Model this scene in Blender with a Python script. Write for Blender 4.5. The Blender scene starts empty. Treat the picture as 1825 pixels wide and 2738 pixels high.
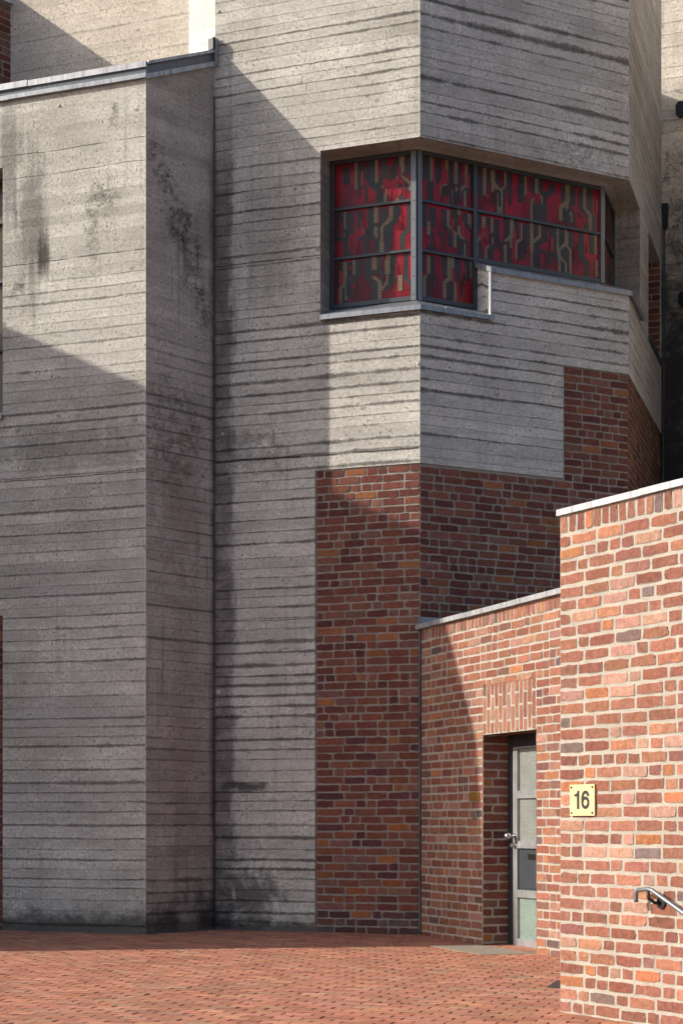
import bpy, math, random
import numpy as np
from mathutils import Vector, noise as mn

random.seed(7)
scene = bpy.context.scene
COL = scene.collection
EYE = 1.14                       # camera height; heights below are given relative to the eye, then lifted by EYE
FPX, CX, HY = 4400.0, 912.5, 2207.0

# ------------------------------------------------------------------ objects
def link(o, parent=None):
    COL.objects.link(o)
    if parent is not None:
        o.parent = parent
        o.matrix_parent_inverse = parent.matrix_world.inverted()
    return o

def tag(o, label=None, cat=None, group=None, kind=None):
    if label: o['label'] = label
    if cat: o['category'] = cat
    if group: o['group'] = group
    if kind: o['kind'] = kind
    return o

def empty(name, loc, label, cat, group=None):
    o = bpy.data.objects.new(name, None)
    o.location = loc
    o.empty_display_size = 0.2
    COL.objects.link(o)
    bpy.context.view_layer.update()
    return tag(o, label, cat, group)

class MB:
    """collects polygons (world space) with uv, colour and edge data and builds ONE mesh object"""
    def __init__(s):
        s.v, s.f, s.uv, s.mi, s.col, s.edge, s.smooth = [], [], [], [], [], [], []
    def vert(s, p, col=(1, 1, 1, 1), edge=1.0):
        s.v.append((p[0], p[1], p[2])); s.col.append(col); s.edge.append(edge)
        return len(s.v) - 1
    def face(s, idx, mi=0, uv=None, smooth=False):
        s.f.append(tuple(idx)); s.mi.append(mi); s.smooth.append(smooth)
        s.uv.append(uv if uv else [(0, 0)] * len(idx))
    def poly(s, pts, mi=0, uv=None, col=(1, 1, 1, 1)):
        s.face([s.vert(p, col) for p in pts], mi, uv)
    def box8(s, P, mi=0, uvb=None):
        """P: 8 points, bottom loop 0-3, top loop 4-7"""
        I = [s.vert(p) for p in P]
        for q in ((3, 2, 1, 0), (4, 5, 6, 7), (0, 1, 5, 4), (1, 2, 6, 5), (2, 3, 7, 6), (3, 0, 4, 7)):
            pts = [P[k] for k in q]
            e1 = (Vector(pts[1]) - Vector(pts[0])).length
            e2 = (Vector(pts[2]) - Vector(pts[1])).length
            s.face([I[k] for k in q], mi, [(0, 0), (e1, 0), (e1, e2), (0, e2)])
    def tube(s, pts, r, n=10, mi=0, caps=True):
        pts = [Vector(p) for p in pts]
        rings = []
        for i, p in enumerate(pts):
            a = pts[max(i - 1, 0)]; b = pts[min(i + 1, len(pts) - 1)]
            t = (b - a).normalized()
            x = t.orthogonal().normalized() if i == 0 else (X - t * X.dot(t)).normalized()
            X = x; y = t.cross(x)
            rr = r[i] if isinstance(r, (list, tuple)) else r
            rings.append([s.vert(p + x * rr * math.cos(2 * math.pi * k / n) + y * rr * math.sin(2 * math.pi * k / n)) for k in range(n)])
        for i in range(len(rings) - 1):
            for k in range(n):
                s.face((rings[i][k], rings[i][(k + 1) % n], rings[i + 1][(k + 1) % n], rings[i + 1][k]), mi, smooth=True)
        if caps:
            s.face(rings[0][::-1], mi); s.face(rings[-1], mi)
    def build(s, name, mats, parent=None):
        me = bpy.data.meshes.new(name)
        org = parent.matrix_world.translation if False else Vector((0, 0, 0))
        me.from_pydata(s.v, [], s.f)
        for m in (mats if isinstance(mats, (list, tuple)) else [mats]): me.materials.append(m)
        me.polygons.foreach_set('material_index', s.mi)
        me.polygons.foreach_set('use_smooth', s.smooth)
        uvl = me.uv_layers.new(name='UVMap')
        uvl.data.foreach_set('uv', [c for f in s.uv for t in f for c in t])
        ca = me.attributes.new('bcol', 'FLOAT_COLOR', 'POINT')
        ca.data.foreach_set('color', [c for t in s.col for c in t])
        ea = me.attributes.new('edge', 'FLOAT', 'POINT')
        ea.data.foreach_set('value', s.edge)
        me.update()
        o = bpy.data.objects.new(name, me)
        return link(o, parent)

class Face:
    """a vertical plane: origin (x, y), direction d along it, outward normal n; z is relative to the eye"""
    def __init__(s, o, d, n):
        s.o = Vector(o); s.d = Vector(d).normalized(); s.n = Vector(n).normalized()
        s.n = (s.n - s.d * s.n.dot(s.d)).normalized()
    def p(s, u, z, off=0.0):
        q = s.o + s.d * u + s.n * off
        return (q.x, q.y, z + EYE)
    def at(s, px, py, off=0.0):
        """where on this plane a photo measurement lies -> (u, z)"""
        r = (px - CX) / FPX
        o = s.o + s.n * off
        u = (r * o.y - o.x) / (s.d.x - r * s.d.y)
        Y = o.y + u * s.d.y
        return u, (HY - py) / FPX * Y

def quad(mb, F, u0, u1, z0, z1, off=0.0, mi=0):
    mb.poly([F.p(u0, z0, off), F.p(u1, z0, off), F.p(u1, z1, off), F.p(u0, z1, off)], mi,
            [(u0, z0), (u1, z0), (u1, z1), (u0, z1)])

def fbox(mb, F, u0, u1, z0, z1, o0, o1, mi=0):
    mb.box8([F.p(u0, z0, o0), F.p(u1, z0, o0), F.p(u1, z0, o1), F.p(u0, z0, o1),
             F.p(u0, z1, o0), F.p(u1, z1, o0), F.p(u1, z1, o1), F.p(u0, z1, o1)], mi)

def meet(F1, o1, F2, o2):
    """plan intersection of two offset planes"""
    a = F1.o + F1.n * o1; b = F2.o + F2.n * o2
    det = F1.d.x * -F2.d.y + F2.d.x * F1.d.y
    t = ((b.x - a.x) * -F2.d.y + F2.d.x * (b.y - a.y)) / det
    return a + F1.d * t
def P3(q, z): return (q.x, q.y, z + EYE)

# ------------------------------------------------------------------ node helper
class NG:
    def __init__(s, name):
        s.m = bpy.data.materials.new(name); s.m.use_nodes = True
        s.t = s.m.node_tree; s.t.nodes.clear()
        s.out = s.t.nodes.new('ShaderNodeOutputMaterial')
        s.b = s.t.nodes.new('ShaderNodeBsdfPrincipled')
        s.t.links.new(s.b.outputs[0], s.out.inputs[0])
        s.b.inputs['Roughness'].default_value = 0.9
        s._pos = None; s._uv = None
    def put(s, sock, v):
        if hasattr(v, 'links') or isinstance(v, bpy.types.NodeSocket): s.t.links.new(v, sock)
        else:
            try: sock.default_value = v
            except Exception: sock.default_value = tuple(v) + (1.0,)
    def node(s, typ, **kw):
        n = s.t.nodes.new(typ)
        for k, v in kw.items(): setattr(n, k, v)
        return n
    def pos(s):
        if s._pos is None: s._pos = s.node('ShaderNodeNewGeometry').outputs['Position']
        return s._pos
    def uv(s):
        if s._uv is None:
            n = s.node('ShaderNodeSeparateXYZ'); s.t.links.new(s.node('ShaderNodeUVMap', uv_map='UVMap').outputs[0], n.inputs[0])
            s._uv = (n.outputs[0], n.outputs[1])
        return s._uv
    def xyz(s, x, y, z=0.0):
        n = s.node('ShaderNodeCombineXYZ')
        for k, v in enumerate((x, y, z)): s.put(n.inputs[k], v)
        return n.outputs[0]
    def m_(s, op, a, b=0.0, c=None, clamp=False):
        n = s.node('ShaderNodeMath', operation=op, use_clamp=clamp)
        s.put(n.inputs[0], a); s.put(n.inputs[1], b)
        if c is not None: s.put(n.inputs[2], c)
        return n.outputs[0]
    def add(s, a, b): return s.m_('ADD', a, b)
    def sub(s, a, b): return s.m_('SUBTRACT', a, b)
    def mul(s, a, b, clamp=False): return s.m_('MULTIPLY', a, b, clamp=clamp)
    def noise(s, vec, scale, detail=3.0, rough=0.55, dist=0.0):
        n = s.node('ShaderNodeTexNoise')
        s.put(n.inputs['Vector'], vec); n.inputs['Scale'].default_value = scale
        n.inputs['Detail'].default_value = detail; n.inputs['Roughness'].default_value = rough
        n.inputs['Distortion'].default_value = dist
        return n.outputs[0]
    def voro(s, vec, scale):
        n = s.node('ShaderNodeTexVoronoi'); s.put(n.inputs['Vector'], vec); n.inputs['Scale'].default_value = scale
        return n.outputs['Distance']
    def white(s, v, seed=0.0):
        n = s.node('ShaderNodeTexWhiteNoise', noise_dimensions='2D')
        s.t.links.new(s.xyz(v, seed), n.inputs['Vector'])
        return n.outputs['Value']
    def ss(s, v, a, b, o0=0.0, o1=1.0):
        n = s.node('ShaderNodeMapRange', interpolation_type='SMOOTHSTEP', clamp=True)
        s.put(n.inputs['Value'], v); s.put(n.inputs['From Min'], a); s.put(n.inputs['From Max'], b)
        n.inputs['To Min'].default_value = o0; n.inputs['To Max'].default_value = o1
        return n.outputs[0]
    def mix(s, f, a, b, blend='MIX'):
        n = s.node('ShaderNodeMix', data_type='RGBA', blend_type=blend, clamp_factor=True)
        s.put(n.inputs[0], f); s.put(n.inputs[6], a); s.put(n.inputs[7], b)
        return n.outputs[2]
    def scale(s, col, f):
        n = s.node('ShaderNodeVectorMath', operation='SCALE'); s.put(n.inputs[0], col); s.put(n.inputs['Scale'], f)
        return n.outputs[0]
    def attr(s, name):
        return s.node('ShaderNodeAttribute', attribute_name=name).outputs
    def bump(s, h, dist=0.01, strength=1.0):
        n = s.node('ShaderNodeBump'); s.put(n.inputs['Height'], h); n.inputs['Distance'].default_value = dist
        n.inputs['Strength'].default_value = strength
        s.t.links.new(n.outputs[0], s.b.inputs['Normal'])
    def done(s, col, rough=None, metal=None, spec=None):
        s.put(s.b.inputs['Base Color'], col)
        if rough is not None: s.put(s.b.inputs['Roughness'], rough)
        if metal is not None: s.put(s.b.inputs['Metallic'], metal)
        if spec is not None: s.put(s.b.inputs['Specular IOR Level'], spec)
        return s.m

# ------------------------------------------------------------------ materials
def concrete(name, c1, c2, seed=0.0, joint=1.0, rough=0.5, pitch=0.116, streak=0.25, blobs=(), bands=(), base_dirt=None, plain_above=None, arris=None, seams=()):
    """board-marked concrete in wall coordinates (u along the wall, v = height, metres)"""
    g = NG(name)
    u, v = g.uv()
    vec = g.xyz(u, v, seed)
    us = g.xyz(g.mul(u, 0.7), g.mul(v, 4.0), seed + 3)
    # board courses
    wob = g.mul(g.sub(g.noise(g.xyz(u, g.mul(v, 0.6), seed + 9), 0.9, 2), 0.5), 0.035)
    wob2 = g.mul(g.sub(g.noise(vec, 13, 4, .7), 0.5), 0.022)
    row = g.m_('DIVIDE', g.add(g.add(v, wob), wob2), pitch)
    row = g.add(row, g.mul(g.sub(g.noise(g.xyz(0.0, v, seed + 5), 2.0, 2), 0.5), 1.8))
    idx = g.m_('FLOOR', row); fr = g.m_('FRACT', row); jdx = g.m_('FLOOR', g.add(row, 0.5))
    r1 = g.white(idx, seed + 0.3); r2 = g.white(jdx, seed + 7.7)
    # base tone
    big = g.noise(vec, 0.9, 5, 0.65)
    mid = g.noise(us, 1.6, 5, 0.7)
    fine = g.noise(vec, 26, 6, 0.8)
    grain = g.noise(vec, 105, 3, 0.75)
    spk = g.noise(vec, 62, 4, 0.85)
    cloud = g.noise(vec, 3.4, 6, 0.75)
    col = g.mix(g.ss(g.add(g.mul(big, 0.55), g.mul(mid, 0.45)), 0.36, 0.64), c1, c2)
    rowt = g.add(g.mul(r1, 0.5), g.mul(g.noise(g.xyz(g.mul(u, 1.1), g.mul(idx, 2.71), seed + 15), 1.0, 3, .6), 0.9))
    col = g.scale(col, g.add(0.70, g.mul(rowt, 0.38)))
    wood = g.noise(g.xyz(g.mul(u, 2.2), g.mul(v, 85.0), seed + 77), 1.0, 4, 0.75)
    col = g.scale(col, g.add(0.80, g.mul(wood, 0.42)))
    col = g.scale(col, g.add(0.62, g.mul(cloud, 0.76)))
    col = g.scale(col, g.add(0.34, g.mul(fine, 1.36)))
    col = g.scale(col, g.add(0.46, g.mul(spk, 1.1)))
    # vertical run-off streaks
    st = g.noise(g.xyz(g.mul(u, 11.0), g.mul(v, 0.4), seed + 21), 1.0, 6, 0.7)
    st2 = g.noise(g.xyz(g.mul(u, 1.6), g.mul(v, 0.45), seed + 31), 1.0, 3, 0.55)
    stm = g.mul(g.ss(st, 0.48, 0.72), g.ss(st2, 0.42, 0.7))
    col = g.mix(g.mul(stm, streak * 1.7, clamp=True), col, (0.09, 0.084, 0.079))
    wl = g.mul(g.ss(st, 0.28, 0.42, 1, 0), g.ss(st2, 0.3, 0.6, 1, 0))
    col = g.mix(g.mul(wl, 0.22), col, tuple(min(c * 1.3, .7) for c in c2))
    # joints between the boards: rough, broken, sooty
    dj = g.mul(g.m_('MINIMUM', fr, g.sub(1.0, fr)), pitch)
    along = g.noise(g.xyz(g.mul(u, 2.6), g.mul(jdx, 3.17), seed), 1.0, 6, 0.72)
    reg = g.ss(g.noise(g.xyz(u, v, seed + 40), 0.8, 3), 0.30, 0.62, 0.2, 1.0)
    S_ = g.ss(g.add(along, g.mul(g.sub(r2, 0.5), 0.30)), 0.34, 0.74)
    wj = g.add(0.006, g.mul(g.mul(S_, reg), 0.009 + 0.026 * rough))
    crumb = g.noise(g.xyz(g.mul(u, 0.75), v, seed), 36, 7, 0.9, 0.5)
    crumb2 = g.mul(g.ss(g.noise(vec, 27, 7, 0.88, 0.8), 0.46, 0.58), g.ss(g.noise(vec, 9, 4, .7), .38, .58))
    rgm = g.ss(g.sub(g.mul(crumb, 2.6), g.m_('DIVIDE', dj, g.mul(wj, 1.15))), 0.45, 1.05)
    rgm = g.mul(rgm, g.add(0.34, g.mul(S_, 0.66)))
    rgm = g.mul(rgm, g.ss(spk, 0.40, 0.58, 0.12, 1.0))
    thin = g.mul(g.ss(dj, 0.001, 0.0042, 1, 0), g.mul(g.ss(g.noise(g.xyz(g.mul(u, 3.6), g.mul(jdx, 1.7), seed + 4), 1.0, 5, .75), 0.44, 0.60), g.add(0.1, g.mul(r2, 0.6))))
    jm = g.mul(g.m_('MAXIMUM', rgm, thin), joint, clamp=True)
    if plain_above is not None:
        fade = g.ss(g.add(v, g.mul(g.sub(cloud, .5), 1.2)), plain_above - 0.5, plain_above + 0.3, 1, 0.12)
        jm = g.mul(jm, fade)
    bx_ = g.add(g.m_('DIVIDE', u, 1.35), g.mul(r1, 7.3))
    be = g.mul(g.ss(g.m_('ABSOLUTE', g.sub(g.m_('FRACT', bx_), .5)), .0015, .0035, 1, 0), g.ss(r1, .45, .55))
    col = g.mix(g.mul(be, .4 * joint), col, (0.06, 0.053, 0.047))
    # a pale lip over some joints
    lip = g.mul(g.ss(fr, 0.0, 0.30, 1, 0), g.mul(g.ss(fr, 0.02, 0.10), S_))
    col = g.mix(g.mul(lip, 0.30), col, tuple(min(c * 1.25, .7) for c in c2))
    col = g.mix(g.mul(jm, 0.88), col, (0.05, 0.044, 0.038))
    # pores, knots
    pore = g.ss(g.add(g.voro(vec, 13), g.mul(g.sub(fine, .5), .12)), 0.07, 0.15, 1, 0)
    pore = g.mul(pore, g.ss(g.noise(vec, 3, 2), 0.5, 0.62))
    col = g.mix(g.mul(pore, 0.6), col, (0.05, 0.045, 0.042))
    knot = g.ss(g.add(g.voro(g.xyz(u, g.mul(v, 1.6), seed + 2), 2.3), g.mul(g.sub(fine, 0.5), 0.05)), 0.05, 0.10, 1, 0)
    col = g.mix(g.mul(knot, 0.35), col, (0.07, 0.065, 0.062))
    rgh = None
    pit = g.mul(g.ss(g.noise(g.xyz(g.mul(u, 1.5), v, seed + 90), 30, 4, 0.8), 0.585, 0.64), g.ss(cloud, 0.40, 0.58))
    col = g.mix(g.mul(pit, 0.72), col, (0.07, 0.06, 0.052))
    lite = g.ss(spk, 0.35, 0.28)
    col = g.mix(g.mul(lite, 0.30), col, tuple(min(c * 1.35, .75) for c in c2))
    for (sv_, su, sw, pale_) in seams:                 # pour joints
        dv = g.m_('ABSOLUTE', g.add(g.sub(v, sv_), g.add(g.mul(g.sub(cloud, .5), .02), g.mul(g.sub(g.noise(vec, 1.2, 4, .6), .5), .05))))
        ks = g.mul(g.ss(dv, sw * .4, sw * 1.3, 1, 0), g.ss(g.noise(g.xyz(g.mul(u, 2.0), sv_, seed), 1.0, 3, .6), .36, .50, .2, .9))
        col = g.mix(ks, col, (0.62, 0.60, 0.56) if pale_ else (0.05, 0.044, 0.04))
    if arris is not None:
        ae = g.ss(g.add(g.m_('ABSOLUTE', g.sub(u, arris)), g.mul(g.sub(fine, .5), .05)), 0.004, 0.018, 1, 0)
        col = g.mix(g.mul(ae, g.ss(spk, .38, .55, .25, .75)), col, tuple(min(c * 1.2, .7) for c in c2))
        ad = g.mul(ae, g.ss(g.noise(vec, 20, 5, .8), .54, .62))
        col = g.mix(g.mul(ad, .8), col, (0.07, 0.06, 0.052))
    col = g.scale(col, 1.14)
    # local stains, honeycombed patches, and the shade painted on the far wing
    dn = g.mul(g.sub(g.noise(vec, 2.8, 7, 0.8, 0.6), 0.5), 3.4)
    dstr = g.mul(g.sub(g.noise(g.xyz(g.mul(u, 14), g.mul(v, 0.8), seed), 1.0, 3, 0.6), 0.5), 1.3)
    hcomb = None
    for (bu, bv, ru, rv, st_, kind) in blobs:
        a = g.m_('DIVIDE', g.sub(u, bu), ru); b = g.m_('DIVIDE', g.sub(v, bv), rv)
        d = g.m_('SQRT', g.add(g.mul(a, a), g.mul(b, b)))
        d = g.add(d, g.add(g.mul(dn, 0.35), dstr) if kind == 'streak' else dn)
        k = g.mul(g.ss(d, 0.25, 1.15, 1, 0), st_)
        if kind == 'hc':
            k = g.mul(k, g.mul(crumb2, .8)); hcomb = k if hcomb is None else g.m_('MAXIMUM', hcomb, k)
            col = g.mix(k, col, (0.05, 0.045, 0.04))
        elif kind == 'pale': col = g.mix(k, col, (0.60, 0.57, 0.53))
        elif kind == 'cool': col = g.mix(k, col, (0.40, 0.40, 0.40))
        elif kind == 'rust': col = g.mix(k, col, (0.20, 0.12, 0.095))
        elif kind == 'moss': col = g.mix(k, col, (0.035, 0.036, 0.024))
        else: col = g.mix(k, col, (0.04, 0.037, 0.037))
    for (bu, wid, v0, v1, st_) in bands:          # grime that runs down an inner corner
        wv = g.mul(wid, g.add(0.35, g.mul(g.noise(g.xyz(2.0, v, seed + 50), 1.1, 4, 0.65), 1.3)))
        d = g.m_('ABSOLUTE', g.sub(u, bu))
        e = g.add(g.sub(d, wv), g.mul(g.sub(g.noise(g.xyz(g.mul(u, 4), g.mul(v, 1.1), seed + 8), 3.2, 5, 0.75), 0.5), wid * 0.9))
        k = g.mul(g.ss(e, -0.06, 0.035, 1, 0), g.mul(g.ss(v, v0, v0 + 0.6), g.ss(v, v1 - 0.8, v1, 1, 0)))
        k = g.mul(k, g.mul(st_, g.ss(g.noise(g.xyz(u, g.mul(v, 1.0), seed + 60), 1.6, 5, 0.7), 0.30, 0.62, 0.40, 1.0)))
        col = g.mix(k, col, (0.040, 0.036, 0.038))
    if base_dirt:
        z0, hh, st_ = base_dirt
        e = g.add(g.m_('DIVIDE', g.sub(v, z0), hh), g.mul(g.sub(g.noise(g.xyz(u, g.mul(v, 1.5), seed + 70), 3.5, 6, 0.75), 0.5), 1.6))
        k = g.mul(g.ss(e, 0.3, 1.0, 1, 0), st_)
        col = g.mix(k, col, (0.022, 0.021, 0.019))
        pale = g.ss(g.add(g.sub(v, z0), g.mul(g.sub(fine, .5), 0.05)), 0.02, 0.05, 1, 0)
        col = g.mix(g.mul(pale, 0.55), col, (0.15, 0.15, 0.15))
    h = g.mul(g.sub(1.0, jm), 0.9)
    h = g.add(h, g.mul(g.mul(fr, r1), 0.55 * rough))
    h = g.add(h, g.mul(fine, 0.75)); h = g.add(h, g.mul(grain, 0.30))
    h = g.sub(h, g.mul(pore, 0.5)); h = g.sub(h, g.mul(pit, 0.9))
    if hcomb is not None: h = g.sub(h, g.mul(hcomb, 1.0))
    g.bump(h, 0.012, 0.9)
    return g.done(col, 0.92, spec=0.25)

def brickmat(name, mortar, eff=0.25, soot=0.15, smear=0.5):
    g = NG(name)
    p = g.pos()
    c = g.attr('bcol')[0]
    e = g.attr('edge')[2]
    n1 = g.noise(p, 26, 4, 0.65); n2 = g.noise(p, 150, 3, 0.7); n3 = g.noise(p, 9, 3, 0.6); n4 = g.noise(p, 60, 4, 0.7, 0.6)
    n5 = g.noise(p, 48, 5, 0.8)
    col = g.scale(c, g.add(0.42, g.mul(n1, 1.16)))
    col = g.scale(col, g.add(0.40, g.mul(n5, 1.2)))
    col = g.scale(col, g.add(0.66, g.mul(n2, 0.68)))
    sp_ = g.node('ShaderNodeSeparateXYZ'); g.t.links.new(p, sp_.inputs[0])
    drag = g.noise(g.xyz(g.mul(sp_.outputs[0], 90), g.mul(sp_.outputs[1], 90), g.mul(sp_.outputs[2], 9)), 1.0, 4, .75)
    col = g.scale(col, g.add(0.62, g.mul(drag, 0.76)))
    ef = g.mul(g.ss(g.add(g.mul(n3, 0.55), g.mul(n4, 0.45)), 0.55, 0.66), eff)
    col = g.mix(ef, col, (0.42, 0.33, 0.29))
    dk = g.mul(g.ss(g.noise(p, 4.5, 4, 0.7), 0.53, 0.72), soot)
    col = g.mix(dk, col, (0.035, 0.027, 0.027))
    spk = g.ss(g.voro(p, 75), 0.10, 0.18, 1, 0)
    col = g.mix(g.mul(spk, g.ss(n3, 0.5, 0.6, 0, 0.7)), col, (0.05, 0.03, 0.03))
    ms = g.ss(g.add(e, g.mul(g.sub(g.noise(p, 58, 6, 0.85), 0.5), 2.6)), smear - 0.25, smear + 0.05, 1, 0)
    mcol = g.scale(mortar, g.add(0.6, g.mul(n2, 0.8)))
    col = g.mix(g.mul(ms, 0.85), col, mcol)
    h = g.add(g.mul(n1, 0.6), g.mul(n2, 0.3)); h = g.add(h, g.mul(n5, 0.8)); h = g.sub(h, g.mul(spk, 0.4))
    g.bump(h, 0.008, 0.9)
    return g.done(col, 0.88, spec=0.3)

def mortarmat(name, c):
    g = NG(name); p = g.pos()
    n1 = g.noise(p, 6, 4, 0.6); n2 = g.noise(p, 130, 3, 0.75)
    col = g.scale(c, g.add(0.62, g.mul(n1, 0.76)))
    col = g.scale(col, g.add(0.55, g.mul(n2, 0.9)))
    g.bump(g.add(n2, g.mul(n1, 0.4)), 0.008, 1.0)
    return g.done(col, 0.95, spec=0.2)

def zinc(name, c=(0.30, 0.32, 0.35), rough=0.45, metal=0.55, streak=0.6):
    g = NG(name); p = g.pos()
    n = g.noise(p, 7, 4, 0.7)
    sp = g.node('ShaderNodeSeparateXYZ'); g.t.links.new(p, sp.inputs[0])
    st = g.noise(g.xyz(g.mul(sp.outputs[0], 1.0), g.mul(sp.outputs[1], 1.0), g.mul(sp.outputs[2], 0.06)), 26, 4, 0.7)
    k = g.mul(g.ss(st, 0.45, 0.68), streak)
    col = g.mix(k, g.scale(c, g.add(0.7, g.mul(n, 0.6))), tuple(x * 0.45 for x in c))
    k2 = g.mul(g.ss(st, 0.25, 0.42, 1, 0), streak)
    col = g.mix(k2, col, tuple(min(x * 1.9, .75) for x in c))
    g.bump(n, 0.006, 0.4)
    return g.done(col, g.add(rough - 0.12, g.mul(n, 0.3)), metal)

def plain(name, c, rough=0.5, metal=0.0, var=0.3, scale=12, bump=0.0, spec=0.5):
    g = NG(name); p = g.pos()
    n = g.noise(p, scale, 4, 0.65); n2 = g.noise(p, scale * 9, 3, 0.7)
    col = g.scale(c, g.add(1 - var / 2, g.mul(n, var)))
    col = g.scale(col, g.add(1 - var / 3, g.mul(n2, var * 0.66)))
    if bump: g.bump(g.add(n2, n), bump, 0.6)
    return g.done(col, g.add(rough - 0.06, g.mul(n, 0.12)), metal, spec)

# wall coordinate ranges are relative to the eye: ground is at -1.14
GZ = -EYE
M = {}
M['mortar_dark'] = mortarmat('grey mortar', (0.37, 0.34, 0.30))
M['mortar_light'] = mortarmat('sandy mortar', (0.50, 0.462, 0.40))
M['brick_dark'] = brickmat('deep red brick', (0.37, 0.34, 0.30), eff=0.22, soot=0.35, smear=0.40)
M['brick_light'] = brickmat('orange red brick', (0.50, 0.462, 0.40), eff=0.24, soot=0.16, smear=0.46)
M['zinc'] = zinc('weathered zinc')
M['zinc_bright'] = zinc('pale zinc', (0.46, 0.48, 0.51), 0.5, 0.35, 0.7)
M['zinc_dark'] = zinc('dark zinc', (0.10, 0.115, 0.13), 0.5, 0.4, 0.4)
M['zinc_rake'] = zinc('mid grey zinc', (0.17, 0.185, 0.20), 0.5, 0.3, 0.4)  # medium dark blue grey tone of the rake band
M['frame'] = plain('window frame paint', (0.075, 0.085, 0.095), 0.45, 0.4, 0.3)
M['frame_post'] = plain('galvanised corner post', (0.20, 0.215, 0.23), 0.45, 0.5, 0.3)
M['black'] = plain('black metal', (0.012, 0.013, 0.015), 0.5, 0.2, 0.3)
M['plug'] = plain('white plug', (0.55, 0.54, 0.52), 0.7, 0, 0.2, 60)
M['dark_room'] = plain('dark interior', (0.01, 0.01, 0.01), 0.9)

# ------------------------------------------------------------------ planes of the building (plan, metres, camera at the origin looking along +Y)
R = 19.1
dA = (-.945, .327); nA = (-.327, -.945)
PA = Vector((-2.04, 17.17)); PC = Vector((.815, 17.1)); PJ0 = Vector((-1.37, 17.86))
A = Face(PA, dA, nA)
B = Face(PA, PJ0 - PA, (.719, -.695)); LB = (PJ0 - PA).length
C = Face(PC, dA, nA); LC = 2.312
D = Face(PC, (.900, .435), (.435, -.900)); LD = 2.63
PE = D.o + D.d * LD
E = Face(PE, (.309, .951), (.951, -.309)); LE = 2.91
G = Face(PC, (.389, -.921), (-.921, -.389))
H = Face((1.412, 10.65), (.536, -.844), (-.844, -.536))
J = Face((-1.69, 18.24), dA, nA)
PK = C.o + C.d * LC
K = Face(PK, Vector((-1.69, 18.24)) - PK, (-.765, -.644)); LK = (Vector((-1.69, 18.24)) - PK).length
L = Face((-3.81, 18.97), (-.695, -.719), (.719, -.695))
F = Face((4.45, 24.07), (.945, -.327), nA)

TOP = 10.87
Z_HEAD, Z_LOW, Z_HIGH, REC = 7.16, 5.36, 5.88, 0.32
Z_BR, Z_BR2 = 3.77, 5.0
U_WIN, U_STEP, U_BRC, U_BRD = 1.099, .861, 1.159, 1.769
ZB = GZ - 0.25

cA = concrete('board marked concrete of the left block', arris=0.0, c1=(0.44, 0.422, 0.375), c2=(0.595, 0.580, 0.525), seed=1.0, joint=0.85, rough=0.35, streak=0.22,
    plain_above=5.95, seams=[(3.76, .7, .012, 1), (3.70, .9, .006, 0), (6.02, 1.4, .006, 0), (7.2, .7, .005, 0), (6.95, 1.1, .004, 0)],
    blobs=[(1.35, 6.45, .22, 1.0, .55, 'streak'), (1.62, 7.2, .18, .9, .5, 'streak'), (1.20, 6.05, .10, .30, .85, 'streak'), (1.55, 5.75, .16, .14, .7, 'dark'), (.50, 6.62, .20, .22, .75, 'hc'), (.62, 6.25, .12, .6, .5, 'hc'),
           (.42, 7.2, .10, .25, .8, 'pale'), (.38, 7.45, .06, .18, .8, 'hc'), (.5, 5.0, .5, .5, .4, 'pale'), (.9, 4.0, 1.4, .3, .35, 'dark'),
           (.9, 1.2, .8, .35, .35, 'cool'), (.9, .2, .8, .3, .3, 'cool'), (.9, 2.5, .8, .35, .3, 'cool')],
    base_dirt=(GZ, .32, .8))
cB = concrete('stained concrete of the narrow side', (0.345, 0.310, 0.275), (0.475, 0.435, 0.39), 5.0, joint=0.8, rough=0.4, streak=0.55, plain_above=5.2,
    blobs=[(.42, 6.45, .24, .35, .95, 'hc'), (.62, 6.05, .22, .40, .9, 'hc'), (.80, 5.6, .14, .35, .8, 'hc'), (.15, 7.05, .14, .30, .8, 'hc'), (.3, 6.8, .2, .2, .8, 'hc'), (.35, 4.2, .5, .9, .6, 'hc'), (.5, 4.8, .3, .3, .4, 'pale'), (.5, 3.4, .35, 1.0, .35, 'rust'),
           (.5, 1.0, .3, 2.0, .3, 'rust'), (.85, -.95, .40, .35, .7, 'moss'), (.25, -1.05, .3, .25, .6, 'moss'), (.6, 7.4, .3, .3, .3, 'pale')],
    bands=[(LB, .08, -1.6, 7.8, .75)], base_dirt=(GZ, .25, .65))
cC = concrete('board marked concrete of the tower front', (0.44, 0.422, 0.38), (0.595, 0.580, 0.53), 11.0, arris=0.0, seams=[(6.06, 1.7, .007, 0), (3.93, 1.75, .012, 0), (2.2, 1.7, .005, 0)], joint=1.0, rough=0.55, streak=0.3,
    blobs=[(1.7, 6.35, .5, .9, .35, 'streak'), (1.75, 4.0, .5, .4, .5, 'hc'), (1.9, -.75, .5, .55, .75, 'dark'), (1.95, .42, .28, .07, .85, 'dark'),
           (1.5, .7, .6, .16, .5, 'pale'), (1.5, 2.0, .5, .3, .35, 'cool'), (1.2, 7.6, .5, .3, .25, 'pale')],
    bands=[(LC, .23, -1.6, 7.9, .72)], base_dirt=(GZ, .18, .8))
cD = concrete('ribbed concrete of the tower flank', (0.45, 0.435, 0.41), (0.61, 0.595, 0.565), 17.0, joint=1.15, rough=1.0, streak=0.2,
    blobs=[(1.8, 8.1, .5, .35, .5, 'pale'), (1.9, 7.3, .6, .25, .6, 'hc')])
cE = concrete('concrete of the tower rear flank', (0.42, 0.40, 0.375), (0.56, 0.535, 0.505), 23.0, joint=0.75, rough=0.5, streak=0.2)
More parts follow.
